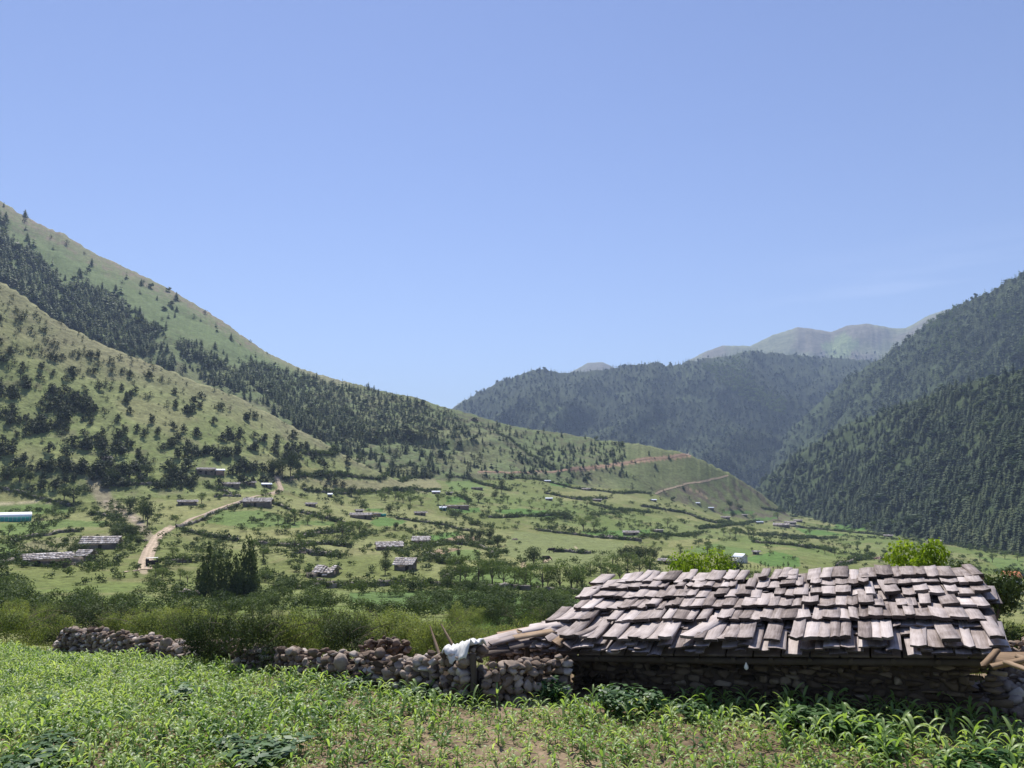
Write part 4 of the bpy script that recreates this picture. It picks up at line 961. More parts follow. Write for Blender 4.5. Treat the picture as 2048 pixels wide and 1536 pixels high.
def hut(px, py, wpx, label, rot=0.0, hpx=None, D=None, roof='shake', wall=None, pitch=.28, door=True, win=0, collapse=0, name='stone_hut', cat='hut', tarp=False, group='huts across the valley'):
    p = hit(px, py); r = p.xy.length; r = p.y; W = wpx * .94 * r / FPX / max(math.cos(rot), .4); Hh = (hpx * r / FPX) if hpx else min(max(W * .19, 1.3), 2.1); D = D or min(max(W * .5, 3.0), 5.5)
    rot_ = rot + math.atan2(p.x, p.y) * -1; fw = Vector((p.x, p.y)).normalized() * D * .4
    g = min(G(p.x, p.y), G(p.x + fw.x * 2, p.y + fw.y * 2)); gf = G(p.x, p.y)
    root = empty(name, (p.x + fw.x, p.y + fw.y, gf), rot_); tag(root, label, cat, group)
    wm = wall or M_STONE; mb = MB(); t = .35
    def lumpy(c, s):
        n0 = len(mb.V); mb.box(c, s, tint=.5 + rs.uniform(-.12, .12))
    b = -1.5
    lumpy((0, -D / 2 + t / 2, (Hh + b) / 2), (W, t, Hh - b)); lumpy((0, D / 2 - t / 2, (Hh + b) / 2), (W, t, Hh - b))
    lumpy((-W / 2 + t / 2, 0, (Hh + b) / 2), (t, D - 2 * t - .01, Hh - b)); lumpy((W / 2 - t / 2, 0, (Hh + b) / 2), (t, D - 2 * t - .01, Hh - b))
    zR = Hh + D * .5 * pitch * 1.6
    if roof != 'none' and roof != 'flat':
        for s in (-1, 1):
            x0, x1 = s * W / 2, s * (W / 2 - t)
            V = [(x0, -D / 2, Hh + .003), (x0, D / 2, Hh + .003), (x0, 0, zR - .05), (x1, -D / 2, Hh + .003), (x1, D / 2, Hh + .003), (x1, 0, zR - .05)]
            mb.add(V, [(0, 1, 2), (5, 4, 3)], 0, .5); mb.add(V, [(0, 2, 5, 3), (1, 4, 5, 2)], 0, .5)
    mb.build('wall', wm, root)
    if roof == 'shake': roof_boards(W, D, Hh - .05, zR, rs, collapse=collapse, bw=.6 if W < 16 else 1.0).build('roof', M_SHAKE, root)
    elif roof == 'flat':
        q = MB(); q.box((0, 0, Hh + .12), (W + .7, D + .7, .2), tint=.6)
        for k in range(int(W / 1.1)): q.box((-W / 2 + k * 1.1 + rs.uniform(0, .4), rs.uniform(-.3, .3), Hh + .27), (.8, D + rs.uniform(-.6, .7), .09), rz=rs.uniform(-.08, .08), tint=rs.uniform(.2, .9))
        q.build('roof', M_SHAKE, root)
    elif roof in ('tin', 'orange'):
        q = MB()
        for s in (-1, 1):
            e = D / 2 + .4; n_ = 14; V = []; F = []
            for k in range(n_ + 1):
                x = (-W / 2 - .35) + (W + .7) * k / n_; dz = .04 * (k % 2); V += [(x, s * e, Hh - .06 + dz), (x, s * .0, zR + .06 + dz), (x, s * e, Hh - .14 + dz), (x, s * .0, zR - .02 + dz)]
            for k in range(n_): a = k * 4; F += [(a, a + 4, a + 5, a + 1), (a + 3, a + 7, a + 6, a + 2), (a, a + 2, a + 6, a + 4)]
            q.add(V, F, 0, .6)
        q.build('roof', M_TIN if roof == 'tin' else M_ORANGE, root)
    if door: q = MB(); q.box((W * rs.uniform(-.3, .3), -D / 2 - .02, min(Hh * .42, .9)), (.9, .06, min(Hh * .84, 1.8))); q.build('door', M_DOOR, root)
    for k in range(win): q = MB(); q.box((-W * .32 + k * W * .64 / max(win - 1, 1), -D / 2 - .03, Hh * .58), (W * .13, .07, Hh * .36)); q.build('window', M_DOOR, root)
    if tarp: q = MB(); q.box((W / 2 + 1.3, -D * .2, Hh * .45), (2.6, D * .6, Hh * .9)); q.build('tarp', M_TEAL, root)
    return root
hut(92, 1133, 80, 'long low hut with pale shingle roof beside the left stone wall', .12, D=5.0)
hut(201, 1099, 64, 'dark gabled hut with shingle roof left of the dirt track', -.30, D=5.5, pitch=.42)
hut(152, 1127, 20, 'small roofless stone pen right of the long low hut', .2, roof='none', door=False, D=3.5)
hut(170, 1122, 20, 'small gable-ended ruin at the right end of the long hut', -.6, roof='shake', door=False, D=3.5, pitch=.5)
hut(411, 949, 34, 'shingle roofed half of the farmhouse under the hillside junipers', .1, hpx=10, win=2, name='farmhouse', cat='house')
hut(436, 950, 24, 'pink walled half of the farmhouse with bluish tin roof', .1, hpx=9, roof='tin', wall=M_PINK, win=1, name='farmhouse', cat='house')
hut(462, 974, 32, 'low hut with shingle roof just below the farmhouse', -.1, roof='shake'); hut(498, 971, 24, 'small dark hut between two pale roofs above the track', 0); hut(533, 974, 19, 'small hut with bright white roof next to the upper track bend', .1, roof='tin')
hut(374, 1010, 36, 'small pale roofed hut alone in the meadow left of the track', .05, hpx=6); hut(515, 1013, 54, 'wide shingled hut at the top of the long track', -.15, D=7)
hut(212, 921, 16, 'tiny ruined hut high among the hillside junipers', .3, roof='shake', D=3.5); hut(172, 899, 9, 'tiny pale shelter high in the juniper clump', .1, roof='tin', D=2.5)
hut(621, 1014, 20, 'small brown hut in the hedge above the meadow trees', .05); hut(718, 1027, 13, 'tiny shed up and left of the teal tarp', .2); hut(722, 1038, 42, 'dark gabled hut with pale court in front, beside the teal tarp', -.15)
hut(747, 1033, 30, 'pink walled building with a teal tarp at its right end', 0, wall=M_PINK, roof='flat', tarp=True, name='farm_building', cat='building'); hut(840, 1031, 22, 'small brown hut right of the teal tarp building', .1)
hut(910, 1017, 56, 'long pink walled building with pale flat roof', .1, wall=M_PINK, roof='flat', hpx=5, name='farm_building', cat='building'); hut(886, 1021, 14, 'small teal sheeted shed at the left end of the long pink building', .1, wall=M_TEAL, roof='tin', hpx=5, name='shed', cat='shed')
hut(872, 988, 16, 'small pale roofed hut above the orchard, left one of two', 0, roof='tin', wall=M_PINK); hut(898, 990, 12, 'small pale roofed hut above the orchard, right one of two', .1)
hut(660, 994, 8, 'tiny hut below the terraces', 0, roof='tin'); hut(777, 1099, 50, 'long low hut with bright pale roof', .12, hpx=6, D=6); hut(842, 1088, 32, 'stone hut with pale roof above the dark hedge', -.1, D=6)
hut(811, 1141, 35, 'small square stone hut alone in the pasture', -.3, hpx=11, D=5, pitch=.4); hut(653, 1153, 34, 'collapsed hut with sagging shingle roof and rubble at its foot', -.35, hpx=9, D=6, collapse=.8); hut(622, 1157, 14, 'dark roofless gable left of the collapsed hut', .3, roof='none', D=3, hpx=9)
hut(1262, 1071, 32, 'low hut beside the long hedge in the right fields', -.05); hut(1098, 1001, 14, 'small pale roofed hut, left of the two below the wall', 0, roof='tin'); hut(1194, 1003, 16, 'small pale roofed hut right of the orchard tree pair', .1); hut(1172, 981, 17, 'far hut below the hillside road', 0)
hut(1095, 965, 12, 'tiny far hut beside a bright green strip', .1, roof='tin'); hut(954, 980, 24, 'far hut left of the tall dark tree', 0, roof='flat'); hut(1316, 1065, 22, 'low pale roofed hut at the left end of the dark hedge', 0, roof='flat'); hut(1336, 1129, 34, 'low shingled hut left of the yellow green tree', -.2, hpx=7)
hut(1481, 1126, 17, 'white roofed pale green shed', -.5, hpx=12, roof='tin', wall=M_WHITE, name='shed', cat='shed', D=4.5, door=False); hut(1512, 1109, 13, 'tiny dark box shed with white edge in the green field', 0, hpx=5, D=2.5, name='shed', cat='shed')
hut(1451, 1038, 18, 'small hut in the trees under the tip of the spur', 0); hut(1421, 1019, 13, 'small pale roof under the slope of the spur', .1, roof='tin'); hut(1519, 1047, 13, 'small pale roof tilted to the right, left of the hut cluster', .5, roof='tin'); hut(1489, 1033, 11, 'tiny hut in the hedge above the tilted roof', 0)
hut(1563, 1054, 30, 'leftmost long hut of the cluster under the forest', -.2, D=7); hut(1580, 1049, 22, 'middle hut of the cluster under the forest', .15, D=6); hut(1596, 1044, 16, 'rearmost hut of the cluster under the forest', -.1); hut(1590, 1054, 18, 'small front hut at the right of the cluster', .1, roof='flat')
hut(1307, 1003, 12, 'tiny far hut at the foot of the spur', 0, roof='tin'); hut(1396, 1009, 8, 'tiny pale hut among trees under the spur', 0, roof='tin'); hut(1776, 1074, 16, 'lone small hut by the forest edge', .1); hut(1672, 1046, 8, 'tiny shed at the forest edge', 0)
hut(2024, 1168, 26, 'whitewashed house with orange roof and dark windows', .35, hpx=13, roof='orange', wall=M_WHITE, win=2, D=6, pitch=.45, name='house', cat='house', door=False)
hut(1868, 1088, 24, 'grey plank roof showing above the yellow green tree', .1, hpx=5, D=5)
def greenhouse():
    p = hit(5, 1043); r = p.y; W = 84 * r / FPX; D = 6.0; hh = 9 * r / FPX
    root = empty('greenhouse', (p.x, p.y + 2, p.z), -math.atan2(p.x, p.y) + .02); tag(root, 'long greenhouse with white arched roof and teal sides at the left edge', 'greenhouse')
    q = MB(); q.box((0, 0, hh / 2 - .5), (W, D, hh + 1)); q.build('side_sheet', M_TEAL, root)
    V = []; F = []; n_ = 10
    for k in range(n_ + 1):
        a = math.pi * k / n_; V += [(-W / 2 - .1, -math.cos(a) * (D / 2 + .1), hh + math.sin(a) * 1.6), (W / 2 + .1, -math.cos(a) * (D / 2 + .1), hh + math.sin(a) * 1.6)]
    for k in range(n_): F.append((2 * k, 2 * k + 1, 2 * k + 3, 2 * k + 2))
    q = MB(); q.add(V, F, 0, .8); q.box((0, 0, hh + .05), (W, D, .1), tint=.8); q.build('roof_sheet', mat_tint('white_film', [(0, (.75, .77, .80)), (1, (.88, .89, .92))], rough=.4), root)
    q = MB()
    for k in range(12): q.box((-W / 2 + (k + .5) * W / 12, -D / 2 - .05, hh / 2), (.12, .08, hh), tint=.2)
    q.build('frame', M_TIN, root)
greenhouse()
def rock(c, s, rs, flat=1.0):
    """one irregular stone as (V, F): a jittered, squashed icosahedron"""
    t = (1 + 5 ** .5) / 2
    V = np.array([(-1, t, 0), (1, t, 0), (-1, -t, 0), (1, -t, 0), (0, -1, t), (0, 1, t), (0, -1, -t), (0, 1, -t), (t, 0, -1), (t, 0, 1), (-t, 0, -1), (-t, 0, 1)]) / 1.9
    F = np.array([(0, 11, 5), (0, 5, 1), (0, 1, 7), (0, 7, 10), (0, 10, 11), (1, 5, 9), (5, 11, 4), (11, 10, 2), (10, 7, 6), (7, 1, 8), (3, 9, 4), (3, 4, 2), (3, 2, 6), (3, 6, 8), (3, 8, 9), (4, 9, 5), (2, 4, 11), (6, 2, 10), (8, 6, 7), (9, 8, 1)])
    # one subdivision for a rounder, still faceted stone
    E = {}; VL = list(V); NF = []
    def mid(a, b):
        k = (min(a, b), max(a, b))
        if k not in E: E[k] = len(VL); m = (VL[a] + VL[b]) / 2; VL.append(m / np.linalg.norm(m) * 1.0)
        return E[k]
    for a, b, c_ in F: x, y, z = mid(a, b), mid(b, c_), mid(c_, a); NF += [(a, x, z), (b, y, x), (c_, z, y), (x, y, z)]
    V = np.array(VL); V = V * (1 + .10 * rs.normal(size=(len(V), 1))); M = np.linalg.qr(rs.normal(size=(3, 3)))[0]
    # chop with a few planes so that it has flats
    for k in range(8):
        n = rdir(1, rs)[0]; dd = V @ n; lim = rs.uniform(.34, .70); V = V - np.outer(np.maximum(dd - lim, 0), n)
    V = (V @ M) * np.array([1, 1, flat]) ; return V * np.array(s) / 1.75 + np.array(c), np.array(NF)
def heap(name, px, py, wpx, hpx, n, label, cat, mat=M_MUD, smin=.3, smax=.8):
    p = hit(px, py); r = p.y; w = wpx * r / FPX; h = hpx * r / FPX; mb = MB()
    for i in range(n):
        a = rs.random() * 6.28; q = rs.random() ** .6; z = h * (1 - q) * rs.random() ** .4; s = rs.uniform(smin, smax)
        V, F = rock((math.cos(a) * q * w / 2, math.sin(a) * q * w / 3, z), (s * 1.2, s, s * .75), rs); mb.add(V, F, 0, rs.uniform(.1, .9))
    o = mb.build(name, mat); o.location = p; tag(o, label, cat)
heap('rubble_heap', 600, 1106, 26, 6, 60, 'dark heap of rubble between two orchard trees', 'rubble'); heap('rubble_heap', 640, 1160, 20, 3, 40, 'pale rubble spilled in front of the collapsed hut', 'rubble'); heap('rubble_heap', 146, 1130, 12, 4, 30, 'pale rubble between the long hut and the roofless pen', 'rubble')
heap('brush_heap', 77, 1040, 20, 5, 50, 'rust brown heap right of the greenhouse', 'heap', M_PINK); heap('rubble_heap', 290, 1082, 12, 4, 30, 'small pale rubble heap at the left side of the dirt track', 'rubble'); heap('earth_bank', 1758, 1118, 30, 4, 60, 'brown earth bank left of the yellow green tree', 'bank', M_PINK, .8, 1.6)
heap('rock_outcrop', 948, 842, 14, 7, 40, 'dark rock outcrop on the crest of the spur', 'rock', M_MUD, 1.5, 4); heap('rock_outcrop', 1030, 1080, 14, 4, 20, 'small pale rocks at the edge of the grazed pasture', 'rock', M_MUD, .4, 1.0)
# lookout on the crest
p = hit(1110, 861); root = empty('lookout_hut', (p.x, p.y, p.z)); tag(root, 'tiny lookout hut standing on the crest of the spur', 'hut')
q = MB(); q.box((0, 0, 1.2), (4, 4, 3.4)); q.build('wall', M_STONE, root); q = MB(); q.box((0, 0, 3.1), (5.4, 5, .3), tint=.3); q.box((0, 0, 3.4), (4, 3.6, .3), tint=.4); q.build('roof', M_SHAKE, root)
# small motor tricycle with a tin top parked at the foot of the track
p = hit(303, 1133); root = empty('farm_vehicle', p, .5); tag(root, 'small dark farm vehicle with white top parked at the foot of the dirt track', 'vehicle')
q = MB(); q.box((0, 0, .95), (2.6, 1.5, .9), tint=.3); q.box((-1.0, 0, 1.5), (.7, 1.3, .5), tint=.2); q.build('body', M_DOOR, root)
q = MB(); q.box((0, 0, 2.05), (2.7, 1.6, .1), tint=.8); q.build('canopy', M_WHITE, root)
for sx in (-1, 1):
    for sy in (-1, 1): q = MB(); q.tube([(sx * .85, sy * .62, .38), (sx * .85, sy * .8, .38)], .38, 12); q.build('wheel', M_DOOR, root)
for sx in (-1, 1):
    for sy in (-1, 1): q = MB(); q.tube([(sx * 1.2, sy * .7, 1.3), (sx * 1.2, sy * .7, 2.02)], .035, 5); q.build('post', M_DOOR, root)

# grazing cattle
def cow(px, py, flip, label, sc=1.0):
    p = hit(px, py); me = bpy.data.meshes.new('grazing_cow'); mb = MB()
    # lofted trunk, neck and head in one skin
    S = [(-1.02, 1.06, .05, .06), (-.95, 1.10, .20, .22), (-.70, 1.08, .29, .33), (-.3, 1.0, .33, .38), (.1, .98, .33, .40), (.45, 1.02, .30, .38), (.70, 1.05, .22, .30), (.92, .86, .15, .20), (1.14, .58, .12, .16), (1.26, .38, .13, .15), (1.36, .20, .09, .10), (1.40, .12, .05, .05)]
    n = 10; V = []
    for x, z, ry, rz__ in S:
        for k in range(n): a = 6.283 * k / n; V.append((x, math.cos(a) * ry, z + math.sin(a) * rz__))
    F = [(i * n + k, (i + 1) * n + k, (i + 1) * n + (k + 1) % n, i * n + (k + 1) % n) for i in range(len(S) - 1) for k in range(n)]; mb.add(V, F)
    for x, y, kn in ((.55, .17, -.04), (.5, -.17, .06), (-.78, .17, .10), (-.72, -.17, .02)): mb.tube([(x, y, 1.0), (x + kn * .6, y, .55), (x - kn * .5, y, .30), (x + kn * .2, y, .0)], [.15, .085, .055, .065], 7)
    mb.tube([(-1.02, 0, 1.2), (-1.10, 0, .95), (-1.09, 0, .5)], [.03, .02, .04], 5)
    for s in (-1, 1): mb.tube([(1.16, s * .08, .66), (1.13, s * .2, .70)], [.05, .02], 5); mb.tube([(1.10, s * .06, .72), (1.12, s * .14, .86)], [.025, .008], 5)
    o = mb.build('grazing_cow', M_DOOR, smooth=True); o.location = p; o.rotation_euler = (0, 0, 3.1 if flip else .1); o.scale = (sc,) * 3; tag(o, label, 'cow', 'cattle grazing in the pasture')
cow(1102, 1106, True, 'upper of two dark cows grazing right of the big round tree', 1.3); cow(1093, 1124, False, 'lower of two dark cows grazing beside the bare path', 1.3)

# ------------------------------------------------------------------ trees of the valley
BRD = [m_broad(s, 800, squash=1.0, leaf=.048, nl=9, zc=.62, spread=.36, rad=(.13, .22)) for s in range(60, 65)]
BRDD = [m_broad(s, 1000, squash=1.2, leaf=.052, nl=10, zc=.55, spread=.22, rad=(.16, .26)) for s in range(66, 69)]
OT = [(589, 1048, 30), (615, 1048, 20), (644, 1044, 24), (660, 1040, 22), (685, 1074, 34), (706, 1070, 24), (718, 1067, 28), (729, 1065, 14), (589, 1099, 36), (603, 1097, 18), (628, 1103, 20), (570, 1045, 18), (556, 1048, 20), (820, 1011, 28), (876, 1009, 22), (763, 1000, 24), (790, 1002, 20), (806, 1006, 22), (842, 1010, 18), (770, 1004, 18),
      (1089, 1018, 14), (1174, 1015, 22), (1167, 1063, 32), (1188, 1063, 32), (1270, 1051, 14), (1335, 1054, 20), (1360, 1107, 20), (1415, 1106, 22), (1439, 1114, 24), (1448, 1072, 18), (1460, 1073, 18), (1471, 1073, 18), (1498, 1075, 22), (1507, 1075, 20), (1480, 1072, 16), (1556, 1040, 18), (1506, 1042, 14), (1444, 1029, 12),
      (1734, 1062, 22), (1750, 1060, 20), (1792, 1056, 18), (1640, 1062, 14), (1655, 1064, 14), (1620, 1070, 14), (1700, 1072, 14), (1715, 1100, 18), (1735, 1108, 18), (1690, 1105, 18), (1670, 1112, 18), (1650, 1108, 18), (1960, 1120, 16), (1985, 1125, 18), (2010, 1118, 18), (2035, 1122, 18), (1940, 1100, 14), (1970, 1104, 14), (2000, 1100, 14), (2030, 1102, 14), (1995, 1210, 26), (2035, 1205, 28), (1975, 1195, 22),
      (352, 1048, 20), (403, 1007, 22), (526, 1123, 26), (530, 1164, 26), (508, 1100, 22), (318, 1096, 20), (345, 1120, 26), (365, 1128, 24), (335, 1125, 20), (360, 1160, 24), (375, 1165, 24), (310, 1160, 20), (325, 1158, 20), (17, 1072, 24), (12, 1180, 22), (930, 1000, 14), (1015, 1005, 14), (1040, 1010, 14), (1120, 1008, 12), (1150, 1012, 12), (1210, 1012, 12), (1060, 1012, 14), (975, 1010, 12)]
OT += [(x, y, h * .3418) for x, y, h in [(894, 1157, 80), (920, 1162, 150), (930, 1165, 110), (957, 1162, 140), (966, 1159, 100), (984, 1171, 160), (998, 1155, 110), (1007, 1172, 130), (1029, 1174, 120), (1036, 1172, 110), (1051, 1178, 150), (1061, 1172, 130), (1085, 1178, 160), (1096, 1176, 120), (1120, 1180, 140), (1143, 1182, 180), (1154, 1176, 140), (1165, 1185, 130), (1181, 1152, 90), (1202, 1146, 110), (1226, 1142, 110), (1256, 1146, 120), (1280, 1150, 120), (1300, 1152, 110), (1215, 1160, 110), (1240, 1165, 120)]]
DT = [(1067, 1132, 44, 1.0), (1003, 985, 31, .55), (990, 998, 18, .9), (957, 1005, 22, 1.1), (703, 992, 24, .9), (778, 1030, 27, .7), (797, 1000, 16, .9), (1130, 1042, 20, 1.0), (1460, 1017, 19, .8), (1480, 1020, 12, 1.3), (1466, 1037, 16, .7), (294, 1053, 62, .5), (286, 1040, 44, .6), (260, 1025, 36, .8), (232, 1087, 38, .8), (147, 1005, 40, 1.1), (128, 1000, 28, 1.0),
      (1245, 1122, 30, .8), (1262, 1124, 36, .9), (1278, 1126, 34, .9), (1292, 1126, 38, .8), (1308, 1122, 30, .8), (770, 1150, 36, .7), (771, 1120, 22, .9), (980, 1085, 34, .7), (960, 1082, 28, .8), (944, 1078, 22, .6), (995, 1092, 26, 1.0), (917, 1118, 22, .5), (1470, 1165, 58, .8), (820, 1183, 24, .7), (791, 1060, 16, .8),
      (792, 1058, 16, .7), (831, 1060, 14, .7), (39, 964, 34, 1.0), (294, 953, 30, 1.1), (349, 957, 36, .9), (226, 967, 32, .9), (581, 953, 56, .5), (564, 950, 38, .7), (545, 948, 34, .8), (594, 946, 30, .6), (608, 978, 14, .8), (15, 960, 26, 1.0), (60, 966, 26, .8), (1412, 1092, 10, 1.0), (150, 1108, 26, .9), (162, 1112, 30, .9), (140, 1112, 22, .9), (266, 1075, 28, 1.0), (250, 1070, 24, 1.0), (276, 1090, 22, 1.0)]
def place(L):
    P = hits([a[0] for a in L], [a[1] for a in L]); h = np.array([a[2] for a in L]) * P[:, 1] / FPX; return P, h
P, h = place(OT); h = np.clip(h, 2.5, 9); S = np.stack([h * 1.15, h * 1.15, h], 1)
lab = ordlabels([a[0] for a in OT], [a[1] for a in OT], 'fruit tree')
individuals('orchard_tree', BRD, P, S, rs.uniform(0, 6.28, len(P)), [M_ORCH, M_BARK], lambda i: lab[i], 'tree', 'open-crowned orchard trees of the valley', ('crown', 'trunk'))
P, h = place(DT); w = np.array([a[3] for a in DT]); S = np.stack([h * w * 1.35, h * w * 1.35, h], 1)
labd = ordlabels([a[0] for a in DT], [a[1] for a in DT], 'dark tree'); labd[0] = 'big round dark green tree standing alone above the orchard row'
labd[1] = 'tall narrow dark tree amid the middle terraces'
individuals('dark_tree', BRDD, P, S, rs.uniform(0, 6.28, len(P)), [M_DARK, M_BARK], lambda i: labd[i], 'tree', 'dark dense trees of the valley', ('crown', 'trunk'))
# feathery dark clump
PL = [m_plume(s) for s in (80, 81, 82)]
CT = [(396, 1190, 60), (404, 1196, 88), (413, 1194, 108), (424, 1198, 84), (437, 1198, 96), (448, 1200, 88), (460, 1199, 100), (470, 1200, 92), (481, 1198, 108), (491, 1196, 126), (500, 1194, 108), (508, 1190, 84)]
P, h = place(CT); S = np.stack([h * .95, h * .95, h], 1)
individuals('columnar_tree', PL, P, S, rs.uniform(0, 6.28, len(P)), [M_DARK, M_BARK], lambda i: 'tall dark feathery tree, %s from left in the clump left of centre' % ORD[i], 'tree', 'clump of tall feathery dark trees')
# saplings behind the shingle roof
sp = MB(); sp.tube([(0, 0, 0), (.01, 0, .95)], [.012, .006], 4, 1, .3); q_ = lobes(40, [(0, 0, .78), (0, .02, .9)], [(.1, .1, .16), (.07, .07, .1)], rs); V, F = leaves(q_[0], q_[1], .09, .06, rs); sp.add(V, F, 0, .5)
ST = [(1494, 1150, 20), (1502, 1150, 22), (1510, 1149, 18), (1516, 1150, 20), (1522, 1150, 28), (1531, 1150, 26), (1537, 1150, 22), (1547, 1149, 16), (1556, 1150, 20), (1561, 1150, 18), (1568, 1150, 24), (1577, 1150, 26), (1590, 1150, 20)]
P, h = place(ST)
individuals('sapling', [sp], P, h, rs.uniform(0, 6.28, len(P)), [M_DARK, M_BARK], lambda i: 'thin sapling with a dark tuft, %s from left in the row behind the roof ridge' % (ORD[i] if i < 12 else 'last'), 'sapling', 'row of saplings behind the shingle roof', ('crown', 'trunk'))
# thin fence posts at the far left
FP = [(40 + k * 7.2, 1098 + (k % 3) * .7 + k * .35) for k in range(11)]
for k, (a, b) in enumerate(FP):
    p = hit(a, b); q = MB(); q.tube([(0, 0, -.2), (rs.uniform(-.06, .06), 0, 1.5)], .05, 5); o = q.build('fence_post', M_BARK); o.location = p
    tag(o, 'thin wooden fence post, %s from left in the row above the long shingled hut' % ORD[k], 'fence post', 'fence posts above the long hut')

# ------------------------------------------------------------------ shrubs: hedges along the walls and bushes dotted over the meadows
WP = np.array(WALLPTS); wa = WP[rs.random(len(WP)) < .85]; wa = wa + rs.normal(size=wa.shape) * 1.1
HED = [c2([(100, 500), (200, 505), (330, 510)]), c2([(400, 510), (550, 500)]), c2([(1500, 690), (1650, 690), (1780, 700)]), c3([(700, 1215), (850, 1195), (960, 1180), (1080, 1200), (1180, 1180)]), c3([(560, 1240), (640, 1280), (760, 1290), (900, 1300)]), c3([(560, 1200), (640, 1230)]),
       c5([(200, 480), (350, 465), (470, 455)]), c5([(0, 340), (180, 345)]), c3([(1420, 1060), (1600, 1050)]), c3([(1700, 1030), (1900, 1010), (2048, 1010)]), c3([(1380, 1100), (1560, 1115), (1800, 1140)]), c5([(640, 430), (800, 470), (900, 480), (1150, 475)]), c5([(1050, 520), (1120, 545), (1240, 560), (1330, 560)]), c5([(1200, 470), (1400, 480), (1600, 500)]), c5([(1400, 420), (1700, 500), (1900, 540), (2048, 560)]),
       c3([(860, 1000), (1050, 1090), (1250, 1110)]), c3([(900, 1150), (1000, 1160), (1120, 1190)]), c2([(640, 590), (760, 620), (780, 700), (700, 740)]), c3([(200, 880), (500, 900), (700, 900)]), c3([(0, 1020), (160, 1060), (320, 1080)]), c3([(300, 1180), (400, 1130), (640, 1120), (740, 1160)]), c2([(1290, 500), (1360, 505), (1430, 500)])]
hp = []
for L in HED:
    for p in resample([hit(*q) for q in L], 1.3):
        if rs.random() < .95: hp.append((p.x + rs.normal() * 1.0, p.y + rs.normal() * 1.6))
hp = np.array(hp)
def shd(x, y):
    f = np.full(x.shape, .25)
    for poly, v in [([(0, 1130), (380, 1160), (380, 1215), (0, 1210)], .06), ([(600, 1020), (900, 990), (1040, 1010), (1060, 1070), (900, 1060), (700, 1120)], .22), ([(640, 940), (760, 950), (900, 1000), (700, 1000), (600, 980)], .22), ([(950, 940), (1300, 980), (1400, 1010), (1300, 1040), (1040, 1020)], .24),
                    ([(1180, 1060), (1100, 1060), (1040, 1100), (1120, 1150), (1200, 1140), (1300, 1120)], .015), ([(1320, 1000), (1600, 1020), (1720, 1080), (1640, 1090), (1400, 1060)], .2), ([(1600, 1040), (1850, 1060), (2048, 1110), (2048, 1130), (1700, 1120)], .34), ([(200, 960), (280, 980), (330, 1080), (280, 1090), (150, 990)], .45), ([(60, 960), (200, 960), (240, 1010), (120, 1010)], .3),
                    ([(600, 1120), (900, 1130), (880, 1175), (640, 1180)], .04), ([(360, 1120), (420, 1110), (400, 1190), (290, 1180)], .12), ([(1000, 1150), (1250, 1160), (1250, 1180), (1000, 1180)], .02), ([(1900, 1090), (2048, 1100), (2048, 1240), (1950, 1240)], .2), ([(1480, 1080), (1700, 1100), (1700, 1150), (1400, 1150)], .03), ([(560, 1180), (860, 1185), (860, 1230), (560, 1230)], .1), ([(0, 1185), (200, 1195), (200, 1215), (0, 1215)], .3), ([(1040, 1190), (1150, 1200), (1150, 1215), (1040, 1215)], .4)]:
        f = np.where(inpoly(x, y, poly), v, f)
    return f * (.3 + 1.5 * sm(.42, .6, fbm(x / 40, y / 20, 67, 3)))
gx, gy = jitter_grid(-250, 2300, 960, 1235, 7, 4.8, rs); P, o, x, y = hit_own(gx, gy); k = (o == 0) & (rs.random(len(x)) < shd(x, y)) & (np.hypot(P[:, 0], P[:, 1]) > 60)
XY = np.vstack([wa, hp, P[k][:, :2]])
q = project(XY[:, 0], XY[:, 1], gz(XY[:, 0], XY[:, 1])); onroad = np.zeros(len(XY), bool)
for L in (c2([(845, 850), (852, 800), (880, 720), (925, 650), (1000, 600), (1100, 560), (1300, 480), (1470, 425)]),):
    for a, b in zip(L[:-1], L[1:]):
        t = np.clip(((q[0] - a[0]) * (b[0] - a[0]) + (q[1] - a[1]) * (b[1] - a[1])) / ((b[0] - a[0]) ** 2 + (b[1] - a[1]) ** 2), 0, 1)
        onroad |= np.hypot(q[0] - a[0] - t * (b[0] - a[0]), q[1] - a[1] - t * (b[1] - a[1])) < 9
XY = XY[~onroad]; z = gz(XY[:, 0], XY[:, 1]); P = np.stack([XY[:, 0], XY[:, 1], z], 1); d = np.hypot(P[:, 0], P[:, 1])
h = rs.uniform(.8, 2.6, len(P)) * (1 + .35 * (d > 400)); wj = rs.uniform(.9, 1.6, len(P)); S = np.stack([h * wj, h * wj, h], 1)
x, y = project(P[:, 0], P[:, 1], P[:, 2]); o_ = np.argsort(-(h / d) * ((x > 0) & (x < 2048))); ind, rest = o_[:300], o_[300:]
labs = ordlabels(x[ind], y[ind], 'shrub', 12)
individuals('shrub', SHR, P[ind], S[ind], rs.uniform(0, 6.28, len(ind)), [M_SHRUB, M_BARK], lambda i: labs[i], 'shrub', 'shrubs dotted over the valley and its walls')
merged('hedge_scrub', SHRS, P[rest], S[rest], rs.uniform(0, 6.28, len(rest)), [M_SHRUB, M_BARK], .25, rs, 'countless small shrubs along the walls and over the far fields', 'scrub')
print('valley shrubs', len(P), 'junipers etc ok')
